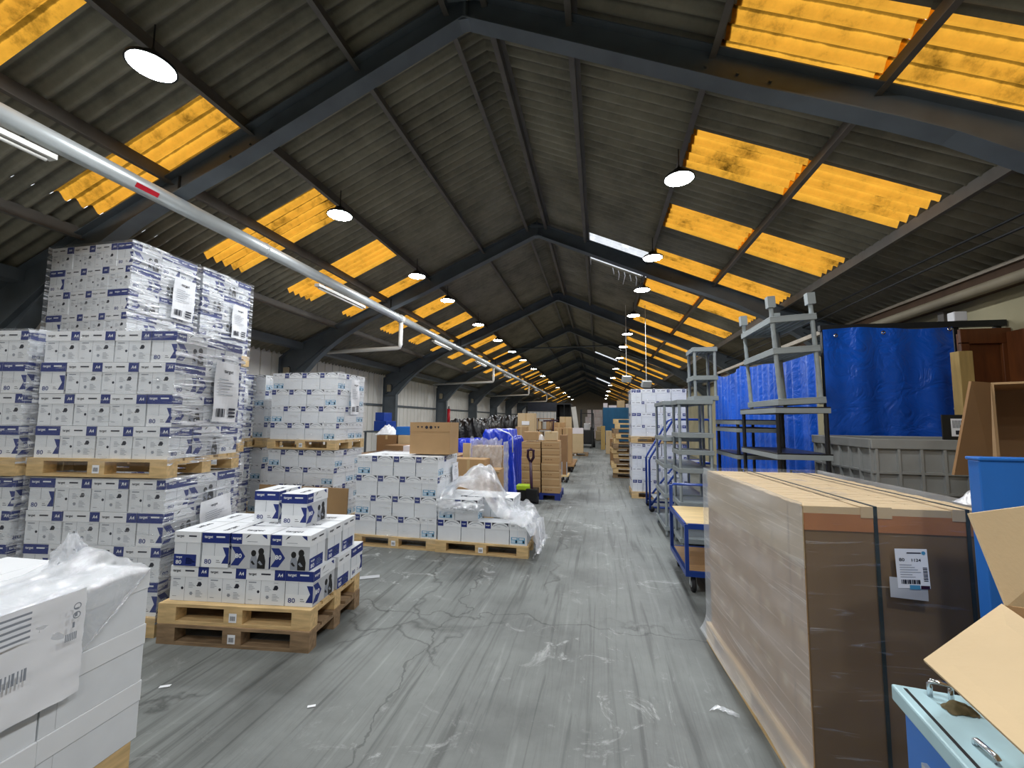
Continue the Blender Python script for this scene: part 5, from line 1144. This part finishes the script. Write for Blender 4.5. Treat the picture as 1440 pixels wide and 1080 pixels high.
m_ = MB(); m_.box(-.01, W_, -.05, .0, 0, .14); m_.build('sill', 'dark_metal', t)
z0 = H_+.002
for i, (p0, t0, p1, mt) in enumerate(((846, 567, 855, 'pink_card'), (856, 570, 868, 'pink_card'), (868, 563, 879, 'card_light'), (880, 568, 892, 'pink_card'))):
    x0, x1 = AY(p0, t0, 30.2)[0], AY(p1, t0, 30.2)[0]; zt = max(AY(p0, t0, 30.2)[1], z0+.08)
    if x0 < a[0]: x0 = a[0]+.02
    m_ = MB(); m_.box(x0, x1-.03, 30.2, 31, z0, zt); tag(m_.build('carton', mt, bevel=.01), 'pale carton lying on the teal container roof, %s from left' % ORD[i+1], 'box', 'cartons on the teal container')
far_box(861, 603, 870, 640, 17.6, .6, 'tall brown carton beyond the empty pallets', 'right aisle cartons', 'card', 0)
far_box(852, 606, 861, 640, 22, .6, 'pale brown carton further along the right of the aisle', 'right aisle cartons', 'card_light', 0)
far_box(858, 617, 867, 640, 16.6, .5, 'low brown carton in front of the tall carton beyond the pallets', 'right aisle cartons', 'card_dark', 0)
x0 = AY(848, 610, 25)[0]; m_ = MB(); m_.box(x0-.12, x0+.12, 25, 25.2, 0, AY(848, 599, 25)[1]); tag(m_.build('upright_board', 'post_wood'), 'greenish upright board on the right edge of the far aisle', 'board')
# hanging tube lights and pipe drops on the right slope
for k, (px, py, y) in enumerate(((881, 533, 12.5), (909, 540, 11.8))):
    a = AY(px, py, y); zt = roof_z(a[0])-.06
    t = thing('hanging_light', 'small floodlight hung on a rod under the right roof slope, %s' % ['near the ladder', 'rightmost', 'smallest near the ridge'][k], 'light', (a[0], y, a[1]), 0, 'hanging floodlights')
    m_ = MB(); m_.tube([(0, 0, .05), (0, 0, zt-a[1])], .007, 8); m_.build('rod', 'pvc', t)
    m_ = MB(); m_.obox((0, 0, 0), (.26, .10, .18), (.5, 0, .4)); m_.build('head', 'duct', t, bevel=.01)
m_ = MB(); a = AY(690, 492, 18.5); b = AY(860, 486, 18.5); m_.tube([(a[0]-2.6, 18.45, a[1]-1.2), (a[0], 18.45, a[1]), (b[0], 18.45, b[1]), (b[0]+2.4, 18.45, b[1]-1.1)], .035, 10); tag(m_.build('cross_pipe', 'steel', None, True), 'dark pipe crossing the hall below the fourth portal frame', 'pipe')
# frayed strings under the clear sheet
m_ = MB()
for i in range(5):
    x = .35+.13*i; y = 9.9+.05*(i % 2); m_.tube([(x, y, roof_z(x)-.05), (x+.02, y, roof_z(x)-.14), (x-.03*(i % 3-1), y+.02, roof_z(x)-.20-.07*(i % 3))], .007, 5)
tag(m_.build('frayed_cord', 'paper', None, True), 'frayed white cords hanging below the clear roof sheet', 'cord', kind='stuff')
m_ = MB(); m_.add([(-.17, 8.4, roof_z(-.17)-.03), (-.17, 9.95, roof_z(-.17)-.03), (-.17, 9.95, roof_z(-.17)-.13), (-.17, 8.4, roof_z(-.17)-.13)], [(0, 1, 2, 3)]); m_.box(-.16, -.15, 8.4, 9.95, roof_z(-.16)-.14, roof_z(-.16)-.03); structure(m_.build('trim_2', 'wall_white'))
